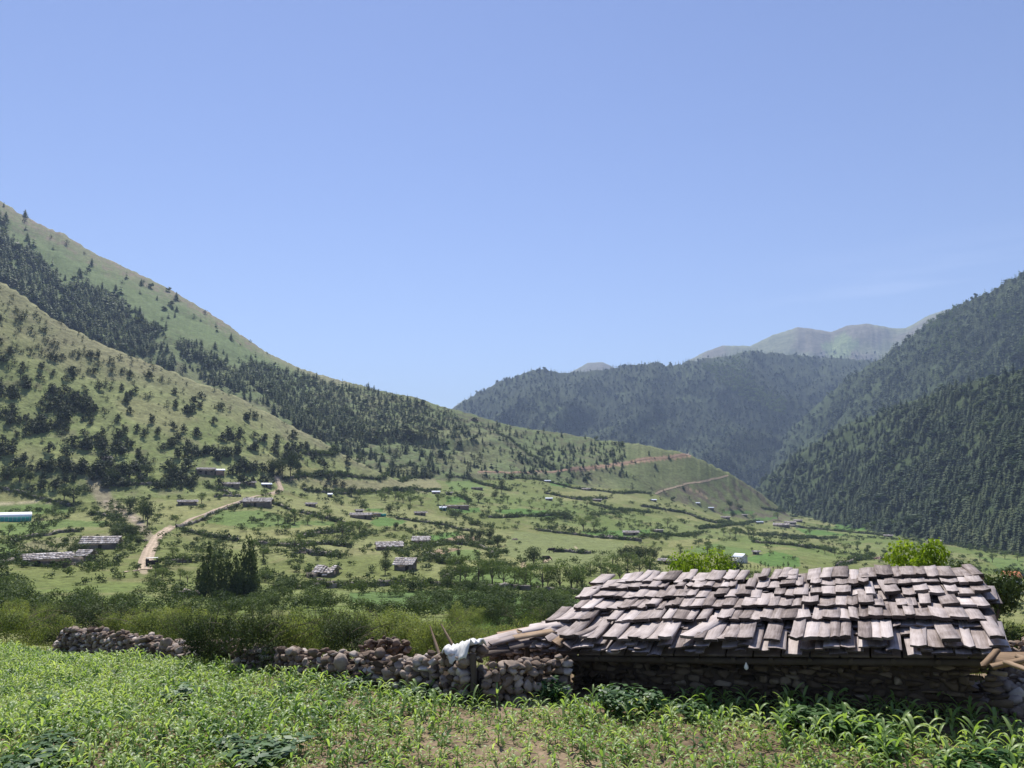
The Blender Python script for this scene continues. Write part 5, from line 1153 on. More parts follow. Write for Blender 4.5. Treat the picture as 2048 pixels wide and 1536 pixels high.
# ------------------------------------------------------------------ foreground: hut, walls, bushes, corn
rs = np.random.default_rng(31)
def mat_board(name, stops):
    """weathered plank: grain runs along the board (v of its own map), colour differs board to board"""
    m, n, l = newmat(name)
    out = n.new('ShaderNodeOutputMaterial'); at_ = n.new('ShaderNodeAttribute'); at_.attribute_name = 'tint'
    uv = n.new('ShaderNodeUVMap'); mp_ = n.new('ShaderNodeMapping'); mp_.inputs['Scale'].default_value = (26, 2.2, 1); l.new(uv.outputs[0], mp_.inputs['Vector'])
    g = n.new('ShaderNodeTexNoise'); g.inputs['Scale'].default_value = 1; g.inputs['Detail'].default_value = 6; g.inputs['Roughness'].default_value = .65; g.inputs['Distortion'].default_value = .35; l.new(mp_.outputs[0], g.inputs['Vector'])
    geo = n.new('ShaderNodeNewGeometry'); b = n.new('ShaderNodeTexNoise'); b.inputs['Scale'].default_value = 3.2; b.inputs['Detail'].default_value = 5; l.new(geo.outputs['Position'], b.inputs['Vector'])
    a = n.new('ShaderNodeMath'); a.operation = 'MULTIPLY_ADD'; a.inputs[1].default_value = .75; l.new(g.outputs['Fac'], a.inputs[0]); l.new(at_.outputs['Fac'], a.inputs[2])
    c = n.new('ShaderNodeMath'); c.operation = 'MULTIPLY_ADD'; c.inputs[1].default_value = .55; l.new(b.outputs['Fac'], c.inputs[0]); l.new(a.outputs[0], c.inputs[2])
    e = n.new('ShaderNodeMath'); e.operation = 'SUBTRACT'; e.inputs[1].default_value = .65; l.new(c.outputs[0], e.inputs[0])
    rp = ramp(n, stops); l.new(e.outputs[0], rp.inputs['Fac'])
    bs = n.new('ShaderNodeBsdfPrincipled'); bs.inputs['Roughness'].default_value = .8; bs.inputs['Specular IOR Level'].default_value = .25
    l.new(rp.outputs[0], bs.inputs['Base Color'])
    bp = n.new('ShaderNodeBump'); bp.inputs['Strength'].default_value = .7; bp.inputs['Distance'].default_value = .012; l.new(g.outputs['Fac'], bp.inputs['Height']); l.new(bp.outputs[0], bs.inputs['Normal'])
    l.new(bs.outputs[0], out.inputs[0]); return m
M_BOARD = mat_board('weathered_shingle', [(0, (.05, .036, .030)), (.3, (.20, .158, .140)), (.62, (.43, .365, .34)), (1, (.62, .555, .53))])
M_BOARDB = mat_board('brown_timber', [(0, (.07, .04, .022)), (.4, (.22, .145, .085)), (.7, (.36, .255, .165)), (1, (.55, .44, .32))])
M_POST = mat_board('dark_timber', [(0, (.03, .022, .016)), (.5, (.11, .085, .065)), (1, (.22, .18, .15))])
M_ROCK = mat_tint('field_stone', [(0, (.045, .028, .019)), (.30, (.135, .092, .064)), (.6, (.265, .205, .16)), (1, (.50, .435, .38))], rough=.9, nscale=7, namp=.55, bump=.6, bscale=22)
M_HSTONE = mat_tint('hut_masonry', [(0, (.022, .015, .010)), (.3, (.075, .050, .030)), (.6, (.15, .108, .068)), (1, (.30, .235, .165))], rough=.95, nscale=6, namp=.5, bump=.6, bscale=20)
M_CLAY = mat_tint('mud_mortar', [(0, (.045, .032, .022)), (1, (.13, .095, .065))], rough=1, nscale=8, namp=.6, bump=.6, bscale=14)

def board(mb, o, ex, ey, ez, w, L, t, curl=0.0, cup=0.0, tint=.5, n=3, taper=0.0, ragged=.02, m=0):
    """plank from o: width along ex, length along ey, thickness along ez; curls along its length, cups across"""
    o, ex, ey, ez = [np.array(q, float) for q in (o, ex, ey, ez)]; V = []; U = []
    xs = [0, .5, 1]; u0 = rs.random() * 50; v0 = rs.random() * 50; rg = [rs.uniform(-ragged, ragged) for _ in xs]; re = [rs.uniform(-ragged, ragged) for _ in xs]
    for lay_ in (0, 1):
        for j in range(n + 1):
            f = j / n
            for i, xx in enumerate(xs):
                ww = w * (1 - taper * f); y = f * L + (rg[i] if j == 0 else re[i] if j == n else 0)
                z = (t if lay_ == 0 else 0) + curl * (f - .5) ** 2 * 4 + cup * (xx - .5) ** 2 * 4 + (rs.uniform(-.004, .004) if lay_ == 0 else 0)
                V.append(o + ex * ((xx - .5) * ww) + ey * y + ez * z); U.append((u0 + xx * w, v0 + y))
    k = 3 * (n + 1); F = []
    for j in range(n):
        for i in range(2):
            a = j * 3 + i; F.append((a, a + 1, a + 4, a + 3)); b = k + a; F.append((b + 3, b + 4, b + 1, b))
        a = j * 3; F.append((a, a + 3, a + 3 + k, a + k)); a = j * 3 + 2; F.append((a + 3, a, a + k, a + 3 + k))
    mb.add(V, F, m, tint, np.array(U))
    # shade painted into the board ends, on top of darker weathered end grain
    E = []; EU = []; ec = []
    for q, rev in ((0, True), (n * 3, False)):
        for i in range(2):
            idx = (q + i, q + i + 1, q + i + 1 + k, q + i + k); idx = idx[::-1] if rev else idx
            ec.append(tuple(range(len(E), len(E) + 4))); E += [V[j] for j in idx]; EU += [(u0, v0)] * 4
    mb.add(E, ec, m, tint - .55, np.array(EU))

# --- the shingled hut: corners read off the photograph with their distances
EL = at(1108, 1306, 14.3); ER = at(2008, 1312, 13.2); RL = at(1190, 1171, 17.9); RR_ = at(1958, 1160, 16.9)
def rp_(u, v): return (EL.lerp(ER, u)).lerp(RL.lerp(RR_, u), v)
hutroot = empty('shingled_hut', (rp_(.5, .3).x, rp_(.5, .3).y, G(rp_(.5, .3).x, rp_(.5, .3).y)))
tag(hutroot, 'low stone hut with a sunlit roof of thick grey wooden shingles behind the corn', 'hut')
HL = np.array(hutroot.location)
def loc(V): return np.array(V) - HL
ridge = (RR_ - RL).normalized(); slope = (rp_(.5, 1) - rp_(.5, 0)).normalized(); nrm = ridge.cross(slope).normalized()
LS = (rp_(.5, 1) - rp_(.5, 0)).length
mb = MB(); NC = 6
# sub-deck, a little below the shingles, with an irregular edge of its own
for i in range(16):
    a, b = rp_(i / 16 + .002, .02), rp_((i + 1) / 16 - .002, .02); c, d = rp_((i + 1) / 16 - .002, .97), rp_(i / 16 + .002, .97)
    V = [loc(q - nrm * .03) for q in (a, b, c, d)] + [loc(q - nrm * .07) for q in (a, b, c, d)]
    mb.add(V, [(0, 1, 2, 3), (7, 6, 5, 4), (0, 4, 5, 1), (2, 6, 7, 3), (1, 5, 6, 2), (3, 7, 4, 0)], 0, .2, np.array([(0, 0)] * 8))
vs = [-.035, .20, .375, .535, .685, .80]       # where the lower end of each course lies on the slope
wid = 8.2
for c, v0 in enumerate(vs):
    v1 = (vs[c + 1] if c < NC - 1 else 1.03); expo = (v1 - v0) * LS; sag = [0] * 8
    for layer in (0, 1, 2):
        u = -.012 + rs.uniform(0, .02) - (.05 if c in (0, 1) else 0)
        while u < 1.005:
            w = rs.uniform(.13, .28) if layer != 1 else rs.uniform(.12, .28)
            if c == NC - 1: w *= 1.1
            L = expo + rs.uniform(.22, .40) if c < NC - 1 else expo + rs.uniform(-.06, .08)
            uu = u + w / wid / 2
            lift = .02 + layer * .070 + rs.uniform(0, .04)
            if layer == 2 and rs.random() < .15: u += (w + .02) / wid; continue
            if layer == 1: vv = v0 - rs.uniform(.0, .05) + .012; tt = rs.uniform(.018, .035)
            elif layer == 0: vv = v0 - rs.uniform(.0, .035); tt = rs.uniform(.02, .035)
            else: vv = v0 + rs.uniform(-.016, .014); tt = rs.uniform(.035, .06)
            if layer < 2 and rs.random() < (.25 if c < NC - 1 else .6): u += (w + .02) / wid; continue
            o = rp_(uu, vv) + nrm * lift
            yaw = rs.normal() * .02 + (.10 if layer == 2 else .0) * (1 - uu * 1.6) + (rs.normal() * .10 if rs.random() < .06 else 0)
            dirn = (rp_(uu, min(vv + .2, 1)) - rp_(uu, vv)).normalized(); ey = (dirn + ridge * yaw).normalized()
            tip = rs.uniform(-.01, .05) if layer == 2 else 0.0   # lower end rides up on the course below
            ey = (ey - nrm * (tip + (.065 if layer == 2 else .03))).normalized(); ex = (ridge - ey * ridge.dot(ey)).normalized(); ez = ex.cross(ey).normalized()
            ex = (ex + ez * rs.normal() * .05).normalized()
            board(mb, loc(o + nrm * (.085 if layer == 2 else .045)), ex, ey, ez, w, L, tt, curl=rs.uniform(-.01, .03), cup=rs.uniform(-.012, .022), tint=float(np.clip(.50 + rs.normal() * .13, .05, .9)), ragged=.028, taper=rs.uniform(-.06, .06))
            u += (w + (rs.uniform(.004, .03) if rs.random() < .88 else rs.uniform(.04, .09))) / wid
# short broken pieces wedged between the courses
for i in range(260):
    c = rs.choice([1, 2, 3, 4, 5], p=[.12, .18, .2, .2, .3]); u = rs.random(); v = vs[c] - rs.uniform(.02, .07)
    o = rp_(u, v) + nrm * rs.uniform(.075, .12); ey = (slope + ridge * rs.normal() * .15 - nrm * rs.uniform(0, .08)).normalized(); ex = (ridge - ey * ridge.dot(ey)).normalized()
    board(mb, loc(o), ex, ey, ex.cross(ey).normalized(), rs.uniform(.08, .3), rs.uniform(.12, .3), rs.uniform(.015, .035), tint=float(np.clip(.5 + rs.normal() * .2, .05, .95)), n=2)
mb.build('shingle_roof', M_BOARD, hutroot)
# loose pieces lying on the ridge
def loose(px, py, px2, py2, r, r2, w, t, label_, mat=M_BOARD, tint=.45):
    a, b = at(px, py, r), at(px2, py2, r2); q = MB(); ey = (b - a).normalized(); ex = ey.cross(nrm).normalized() * -1
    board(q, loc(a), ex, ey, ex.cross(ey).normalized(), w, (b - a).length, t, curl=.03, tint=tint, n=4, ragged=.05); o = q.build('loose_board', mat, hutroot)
    o['label'] = label_; return o
loose(1802, 1158, 1868, 1137, 16.1, 16.7, .26, .05, 'thick dark board lying askew across the ridge', tint=.25)
loose(1896, 1172, 1890, 1140, 15.9, 16.9, .17, .05, 'narrow pale board leaning over the top course', tint=.6)
loose(1926, 1162, 1954, 1146, 16.2, 16.8, .06, .03, 'thin split stick on the top course', M_BOARDB, .5)
# far slope of the roof (seen only from elsewhere)
mb = MB(); back = Vector((slope.x, slope.y, 0)).normalized()
for c in range(4):
    u = -.01
    while u < 1.0:
        w = rs.uniform(.18, .4); o = rp_(u + w / wid / 2, 1.0) + back * (3.2 - c * .8) - Vector((0, 0, 1)) * (3.2 - c * .8) * .33; ey = (-back + Vector((0, 0, .33))).normalized(); ex = (ridge * -1)
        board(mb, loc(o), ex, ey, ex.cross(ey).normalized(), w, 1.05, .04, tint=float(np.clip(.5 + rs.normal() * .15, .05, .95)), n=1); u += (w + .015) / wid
mb.build('rear_roof', M_BOARD, hutroot)
# walls: front wall stands back under the eave
def wallpt(u, back_): p = rp_(u, 0); q = p + Vector((slope.x, slope.y, 0)).normalized() * back_; return Vector((q.x, q.y, 0))
FL, FR = wallpt(.045, .42), wallpt(.945, .42); BL, BR_ = wallpt(.045, 6.0), wallpt(.945, 6.0)
def masonry(name, A, B, ztop0, ztop1, parent, mat, course=.085, wide=.22, outward=None, depth=.16):
    d = (B - A); L = d.length; ex = d.normalized(); nv = outward or Vector((ex.y, -ex.x, 0)); mb = MB(); ang = math.atan2(ex.y, ex.x)
    zb = min(G(A.x, A.y), G(B.x, B.y)) - .5; n_ = 24
    for i in range(n_):       # mud core behind the stones
        if name == 'side_wall' and i in (0, 1, n_ - 2, n_ - 1): continue
        f0, f1 = i / n_, (i + 1) / n_; z0 = ztop0 + (ztop1 - ztop0) * (f0 + f1) / 2 - .02; c = A.lerp(B, (f0 + f1) / 2) - nv * .24
        mb.box(tuple(loc((c.x, c.y, (zb + z0) / 2))), (L / n_ - .001, .36, z0 - zb), rz=ang, m=1, tint=.5)
    z = zb
    while True:
        hh = course * rs.uniform(.6, 1.5); x = rs.uniform(-.1, 0); 
        if z > max(ztop0, ztop1): break
        while x < L + .28:
            w = wide * rs.uniform(.45, 1.5); zt = ztop0 + (ztop1 - ztop0) * np.clip((x + w / 2) / L, 0, 1); hs = hh * rs.uniform(.8, 1.2)
            if z + hs < zt + .02:
                V, F = rock((0, 0, 0), (1, 1, 1), rs, 1); V = np.clip(V * 1.2, -.5, .5) * np.array([w * 1.02, depth, hs * 1.02]); M = np.array(Matrix.Rotation(ang + rs.normal() * .03, 3, 'Z'))
                c = A + ex * (x + w / 2) - nv * (.05 + rs.uniform(-.02, .03)); V = V @ M.T + loc((c.x, c.y, z + hs / 2 + rs.uniform(-.012, .012))); mb.add(V, F, 0, float(np.clip(.45 + rs.normal() * .2, 0, 1)))
            x += w
        z += hh * .98
    return mb.build(name, [mat, M_CLAY], parent)
ze = lambda u: rp_(u, .08).z - .16
masonry('front_wall', FL, FR, ze(0), ze(1), hutroot, M_HSTONE)
zr = rp_(0, 1).z - .4
masonry('side_wall', BL, FL, ze(0) + .1, ze(0), hutroot, M_HSTONE); masonry('side_wall', FR, BR_, ze(1), ze(1) + .1, hutroot, M_HSTONE)
masonry('rear_wall', BR_, BL, ze(1), ze(0), hutroot, M_HSTONE, course=.2, wide=.45)
mb = MB(); mb.tube([tuple(loc(rp_(.0, .03) - Vector((0, 0, .13)))), tuple(loc(rp_(.5, .03) - Vector((0, 0, .15)))), tuple(loc(rp_(1.0, .03) - Vector((0, 0, .13))))], .055, 8, 0, .3); mb.build('eave_beam', M_POST, hutroot)
for i in range(12):
    mb = MB(); u = .03 + i * .085; a = rp_(u, .0) - nrm * .10; b = rp_(u, 1) - nrm * .10; mb.tube([tuple(loc(a)), tuple(loc(b))], .04, 6, 0, .35); mb.build('rafter', M_POST, hutroot)
# posts and the lean-to of long boards at the left
def post(a, b, r=.06, name='post', parent=hutroot):
    mb = MB(); mb.tube([tuple(loc(a)), tuple(loc(a.lerp(b, .5)) + np.array([.015, 0, 0])), tuple(loc(b))], [r, r * .92, r * .9], 8, 0, .35); return mb.build(name, M_POST, parent)
pa = at(1131, 1318, 14.0); post(Vector((pa.x, pa.y, G(pa.x, pa.y) - .2)), Vector((pa.x, pa.y, EL.z - .1)), .085)
pb = at(1054, 1318, 14.7); post(Vector((pb.x, pb.y, G(pb.x, pb.y) - .2)), Vector((pb.x, pb.y, at(1054, 1284, 14.7).z)), .055)
pd = at(1120, 1300, 14.5); post(Vector((pd.x, pd.y, G(pd.x, pd.y) - .2)), Vector((pd.x, pd.y, EL.z - .12)), .05)
porch = MB()
def pboard(p1, r1, p2, r2, w, t=.045, tint=.5, m=0, lift=0.0):
    a, b = at(*p1, r1) + Vector((0, 0, lift)), at(*p2, r2) + Vector((0, 0, lift)); ey = (b - a).normalized(); side = Vector((.25, 1, .25)); ex = (side - ey * side.dot(ey)).normalized(); ez = ex.cross(ey).normalized()
    if ez.z < 0: ex = -ex; ez = -ez
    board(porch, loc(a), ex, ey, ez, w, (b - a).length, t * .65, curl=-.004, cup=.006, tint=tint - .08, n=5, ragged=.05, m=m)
pboard((938, 1296), 14.1, (1000, 1282), 14.3, .22, tint=.55); pboard((930, 1302), 13.9, (992, 1292), 14.1, .16, tint=.4); pboard((962, 1286), 14.5, (1035, 1268), 14.7, .24, tint=.62)
pboard((978, 1290), 14.0, (1048, 1272), 14.3, .15, tint=.45); pboard((1000, 1272), 14.8, (1080, 1258), 15.0, .22, tint=.7, m=1); pboard((1030, 1277), 14.2, (1108, 1264), 14.4, .17, tint=.6, m=1)
pboard((1040, 1265), 14.6, (1120, 1250), 14.8, .20, tint=.7, m=0); pboard((1060, 1256), 15.0, (1140, 1246), 15.1, .22, tint=.75, m=0); pboard((1085, 1250), 15.3, (1170, 1238), 15.4, .22, tint=.5, m=0)
pboard((1088, 1268), 14.4, (1145, 1242), 15.2, .16, tint=.6); pboard((1095, 1284), 14.0, (1142, 1258), 14.8, .20, tint=.5); pboard((1112, 1290), 13.9, (1152, 1262), 14.7, .19, tint=.55, m=1); pboard((1134, 1294), 13.9, (1165, 1268), 14.6, .19, tint=.35)
pboard((1075, 1290), 14.1, (1130, 1262), 14.8, .14, tint=.35, lift=-.04); pboard((945, 1303), 14.2, (1020, 1290), 14.5, .3, tint=.25, lift=-.06); pboard((1020, 1286), 14.5, (1110, 1272), 14.6, .34, tint=.25, lift=-.06)
porch.build('porch_roof', [M_BOARD, M_BOARDB], hutroot)
mb = MB(); mb.tube([tuple(loc(at(940, 1306, 14.3))), tuple(loc(at(1054, 1287, 14.7))), tuple(loc(at(1140, 1282, 14.6)))], .045, 7, 0, .3); mb.build('porch_beam', M_POST, hutroot)
# white bulb hanging under the eave
p = rp_(.487, -.02) - Vector((0, 0, .10)); root = empty('light_bulb', p); tag(root, 'small white bulb hanging under the middle of the shingle eave', 'light bulb')
mb = MB(); mb.tube([(0, 0, .1), (0, 0, -.0)], .006, 5); mb.build('cord', M_POST, root)
mb = MB(); mb.tube([(0, 0, 0), (0, 0, -.02), (0, 0, -.045), (0, 0, -.075), (0, 0, -.10), (0, 0, -.115)], [.012, .014, .028, .036, .026, .006], 10, 0, .9); mb.build('bulb', M_WHITE, root, smooth=True)

# --- dry-stone walls
ALLW = []
def stonewall(name, pts, label, h=.7, thick=.5, size=(.09, .25), group=None, zbase=-.15, hs=None, mat=M_ROCK, tintc=.5):
    """rows of separate rough stones, laid between the points, over a dark core"""
    P = [Vector((p[0], p[1], 0)) for p in pts]; mb = MB(); hs = hs or [h] * len(P)
    for k in range(len(P) - 1):
        A, B = P[k], P[k + 1]; L = (B - A).length; ex = (B - A).normalized(); nv = Vector((ex.y, -ex.x, 0)); ang = math.atan2(ex.y, ex.x); n_ = max(1, int(L / .5))
        for i in range(n_):
            f = (i + .5) / n_; c = A.lerp(B, f); hh = hs[k] + (hs[k + 1] - hs[k]) * f; g = G(c.x, c.y); mb.box((c.x, c.y, g + (hh * .8 - .2) / 2 - .05), (L / n_ + .02 * (i % 2), thick * .55, hh * .8 + .1), rz=ang, m=1, tint=.4)
        for side in (-1, 0, 1):
            z = zbase
            while z < max(hs[k], hs[k + 1]):
                s0 = rs.uniform(size[0], size[1]) * .8; x = rs.uniform(-.1, .05)
                while x < L:
                    s = rs.uniform(size[0], size[1]) * (1 if rs.random() > .1 else 1.25); f = np.clip((x + s / 2) / L, 0, 1); hh = hs[k] + (hs[k + 1] - hs[k]) * f + .10 * math.sin(x * 2.1 + k) + rs.uniform(-.07, .07)
                    if z + s0 * .5 < hh and (side != 0 or z + s0 * 1.4 > hh):
                        c = A.lerp(B, f) + nv * side * thick * .36 * (1 - .35 * max(z, 0) / (hh + .1)) * -1; g = G(c.x, c.y)
                        V, F = rock((0, 0, 0), (s * 1.15, s * rs.uniform(.8, 1.2), s * rs.uniform(.6, .95)), rs); M = np.array(Matrix.Rotation(rs.random() * 6.28, 3, 'Z'))
                        V = V @ M.T + np.array([c.x, c.y, g + z + s0 * .5 + rs.uniform(-.02, .03)]); mb.add(V, F, 0, float(np.clip(tintc + rs.normal() * .22, 0, 1)))
                    x += s * rs.uniform(.82, 1.0)
                z += s0 * .78
    V, Fs, mi, A_, U = mb.arrays(); o0 = np.array([P[0].x, P[0].y, G(P[0].x, P[0].y)])
    o = link(name, mesh(name, V - o0, Fs, [mat, M_CLAY], mi, attrs={'tint': A_})); o.location = o0; tag(o, label, 'wall', group); ALLW.append(P); return o
def gp(px, py, r): a = at(px, py, r); return (a.x, a.y)
WG = 'near dry-stone walls'
def wallpx(L, label, **kw):
    """(px, py of the foot, py of the top) read off the photograph -> points on the ground and heights"""
    P = [hit(p, f) for p, f, t in L]; hs = [max(.3, at(p, t, Vector((q.x, q.y)).length).z - q.z) for (p, f, t), q in zip(L, P)]
    return stonewall('stone_wall', [(q.x, q.y) for q in P], label, hs=hs, **kw)
wallpx([(476, 1338, 1302), (560, 1345, 1300), (640, 1354, 1309), (720, 1364, 1309), (800, 1374, 1308), (880, 1388, 1304), (946, 1400, 1300)], 'rough wall of rounded stones across the far side of the corn field', thick=.6)
wallpx([(962, 1404, 1336), (1040, 1398, 1328), (1128, 1394, 1322)], 'low wall of big rounded stones under the lean-to beside the hut', thick=.45, size=(.11, .25))
_lw = [(128, 30.2, 1262), (190, 28.2, 1262), (240, 26.2, 1267), (300, 24.2, 1275), (350, 22.6, 1281), (400, 21.3, 1287), (474, 19.6, 1295)]
_lp = [at(p, t, r) for p, r, t in _lw]
stonewall('stone_wall', [(q.x, q.y) for q in _lp], 'lower stone wall with pale stones left of the dark bushes', hs=[min(1.0, max(.42, q.z - G(q.x, q.y))) for q in _lp], thick=.5)
stonewall('stone_wall', [gp(725, 1300, 20.5), gp(775, 1300, 20.2), gp(810, 1300, 20.3)], 'short dark piece of wall among the bushes behind the corn field', h=.85, tintc=.35)
stonewall('stone_wall', [gp(985, 1300, 20.0), gp(1060, 1303, 19.4), gp(1150, 1305, 19.0)], 'dark stone wall seen through the open lean-to', h=.95, tintc=.35)
stonewall('stone_wall', [gp(1995, 1290, 17.5), gp(2080, 1285, 18.5), gp(2200, 1285, 19.5)], 'stone wall behind the right end of the hut', h=.8)
# old upright post set in the corner of the wall
a = hit(944, 1406); mb = MB(); g = G(a.x, a.y); mb.tube([(0, 0, -.2), (.03, 0, .4), (.01, 0, .78)], [.06, .055, .05], 8, 0, .35); o = mb.build('wooden_post', M_POST); o.location = (a.x, a.y, g); tag(o, 'short dark upright post at the corner of the stone wall', 'post')
# white sheet thrown over the wall top
M_SHEET = mat_tint('white_plastic', [(0, (.38, .36, .34)), (1, (.78, .77, .76))], rough=.6, nscale=6, namp=.5)
A0, A1 = hit(906, 1392), hit(956, 1401); A0.z = A1.z = 0; d = A1 - A0; zt0 = at(872, 1300, hit(872, 1387).xy.length).z; zt1 = at(948, 1294, hit(948, 1400).xy.length).z; ex = d.normalized(); nv = Vector((ex.y, -ex.x, 0)); V = []; nx_, ny_ = 26, 14
for i in range(nx_):
    for j in range(ny_):
        u, v = i / (nx_ - 1), j / (ny_ - 1); c = A0 + d * u + nv * ((v - .45) * .46 + .05 * math.sin(u * 9)); zz = zt0 + (zt1 - zt0) * u + .10 - 1.0 * max(0, v - .78 + .10 * (float(vn(np.array([u * 7.]), np.array([0.]), 8)[0]) - .5)) * (1.0 if u > .3 else .3) - .5 * max(0, .18 - v) + .06 * (float(vn(np.array([u * 13.]), np.array([v * 9.]), 4)[0]) - .5) * 2
        V.append((c.x, c.y, zz))
F = [(i * ny_ + j, (i + 1) * ny_ + j, (i + 1) * ny_ + j + 1, i * ny_ + j + 1) for i in range(nx_ - 1) for j in range(ny_ - 1)]
V = np.array(V); o0 = V.mean(0); o = link('plastic_sheet', mesh('plastic_sheet', V - o0, np.array(F), M_SHEET, attrs={'tint': np.full(len(V), .6)})); o.location = o0
md = o.modifiers.new('thickness', 'SOLIDIFY'); md.thickness = .02; tag(o, 'crumpled white plastic sheet draped over the top of the stone wall', 'sheet')
# leaning stakes
for k, (p1, p2, l) in enumerate([((873, 1292), (860, 1252), 'thin grey stake leaning behind the wall, left of two'), ((905, 1290), (882, 1248), 'brown pointed stake leaning behind the wall, right of two')]):
    a, b = at(*p1, 14.9), at(*p2, 15.2); g = G(a.x, a.y); mb = MB(); a2 = a + (a - b) * ((a.z - g) / (b.z - a.z)); mb.tube([(0, 0, 0), tuple((b - a2) * .7), tuple(b - a2)], [.035, .03, .012], 6, 0, .6); o = mb.build('wooden_stake', M_BOARDB); o.location = a2; tag(o, l, 'stake')
# piles at the two ends
def pile(name, px, py, r, rx_, ry_, h, n, label, size=(.12, .32), tintc=.6):
    a = at(px, py, r); g = G(a.x, a.y); mb = MB()
    for i in range(n):
        t = rs.random() * 6.28; q = rs.random() ** .55; z = h * (1 - q ** 1.6) * rs.random() ** .35; s = rs.uniform(*size)
        x, y = math.cos(t) * q * rx_, math.sin(t) * q * ry_; V, F = rock((x, y, G(a.x + x, a.y + y) - g + z), (s * 1.25, s * 1.0, s * .75), rs); mb.add(V, F, 0, float(np.clip(tintc + rs.normal() * .18, 0, 1)))
    o = mb.build(name, M_ROCK); o.location = (a.x, a.y, g); tag(o, label, 'stone pile'); return o
_q = hit(2052, 1422); _pr = _q.xy.length; _pz = at(2045, 1326, _pr).z - _q.z
pile('stone_pile', 2052, 1422, _pr, .85, .6, _pz, 420, 'big pile of loose grey stones against the right end of the hut')
_r2 = hit(1940, 1408).xy.length
pile('stone_pile', 1940, 1408, _r2, .42, .3, .36, 40, 'small spill of stones at the foot of the hut wall')
pile('stone_pile', 150, 1266, 31.0, .8, .6, .75, 90, 'pale heap of stones and slabs between the bushes at the left', tintc=.85)
def timber(p1, r1, p2, r2, w, t, label, tint=.6, mat=M_BOARDB):
    a, b = at(*p1, r1), at(*p2, r2); ey = (b - a).normalized(); side = Vector((.2, .9, .3)); ex = (side - ey * side.dot(ey)).normalized(); ez = ex.cross(ey).normalized(); mb = MB()
    if ez.z < 0: ex = -ex; ez = -ez
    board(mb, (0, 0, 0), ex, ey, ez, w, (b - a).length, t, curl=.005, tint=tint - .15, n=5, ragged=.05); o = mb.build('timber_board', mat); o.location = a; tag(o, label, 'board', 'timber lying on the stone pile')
timber((1985, 1318), 12.3, (2085, 1318), 12.1, .20, .03, 'broad brown board lying flat on top of the stone pile', .55); timber((1990, 1336), 11.8, (2090, 1314), 11.7, .07, .045, 'long brown pole slanting up across the stone pile', .5)
timber((2016, 1328), 11.7, (2080, 1350), 11.4, .055, .03, 'thin pale stick slanting down right on the stone pile', .75); timber((1966, 1334), 12.1, (1996, 1302), 12.4, .08, .03, 'short brown board propped against the left of the stone pile', .45)
timber((2000, 1326), 12.0, (2075, 1332), 11.7, .10, .03, 'grey brown slab lying between the broad board and the pole', .3); timber((2030, 1312), 12.0, (2095, 1336), 11.7, .06, .025, 'pale split plank crossing the broad board', .7)

# --- bushes behind the walls
BSH = [m_bush(s, stems=st_, arch=a, up=u_, col=c) for s, a, u_, c, st_ in ((100, .9, .1, .5, 36), (101, .4, .5, .45, 34), (102, 1.2, .0, .58, 60), (103, .3, .6, .40, 30), (104, 1.0, .0, .64, 50))]
BM = [b.mesh('bush', [M_BUSH, M_BARK]) for b in BSH]; BMD = [b.mesh('dark_bush', [M_DARK, M_BARK]) for b in BSH[:3]]
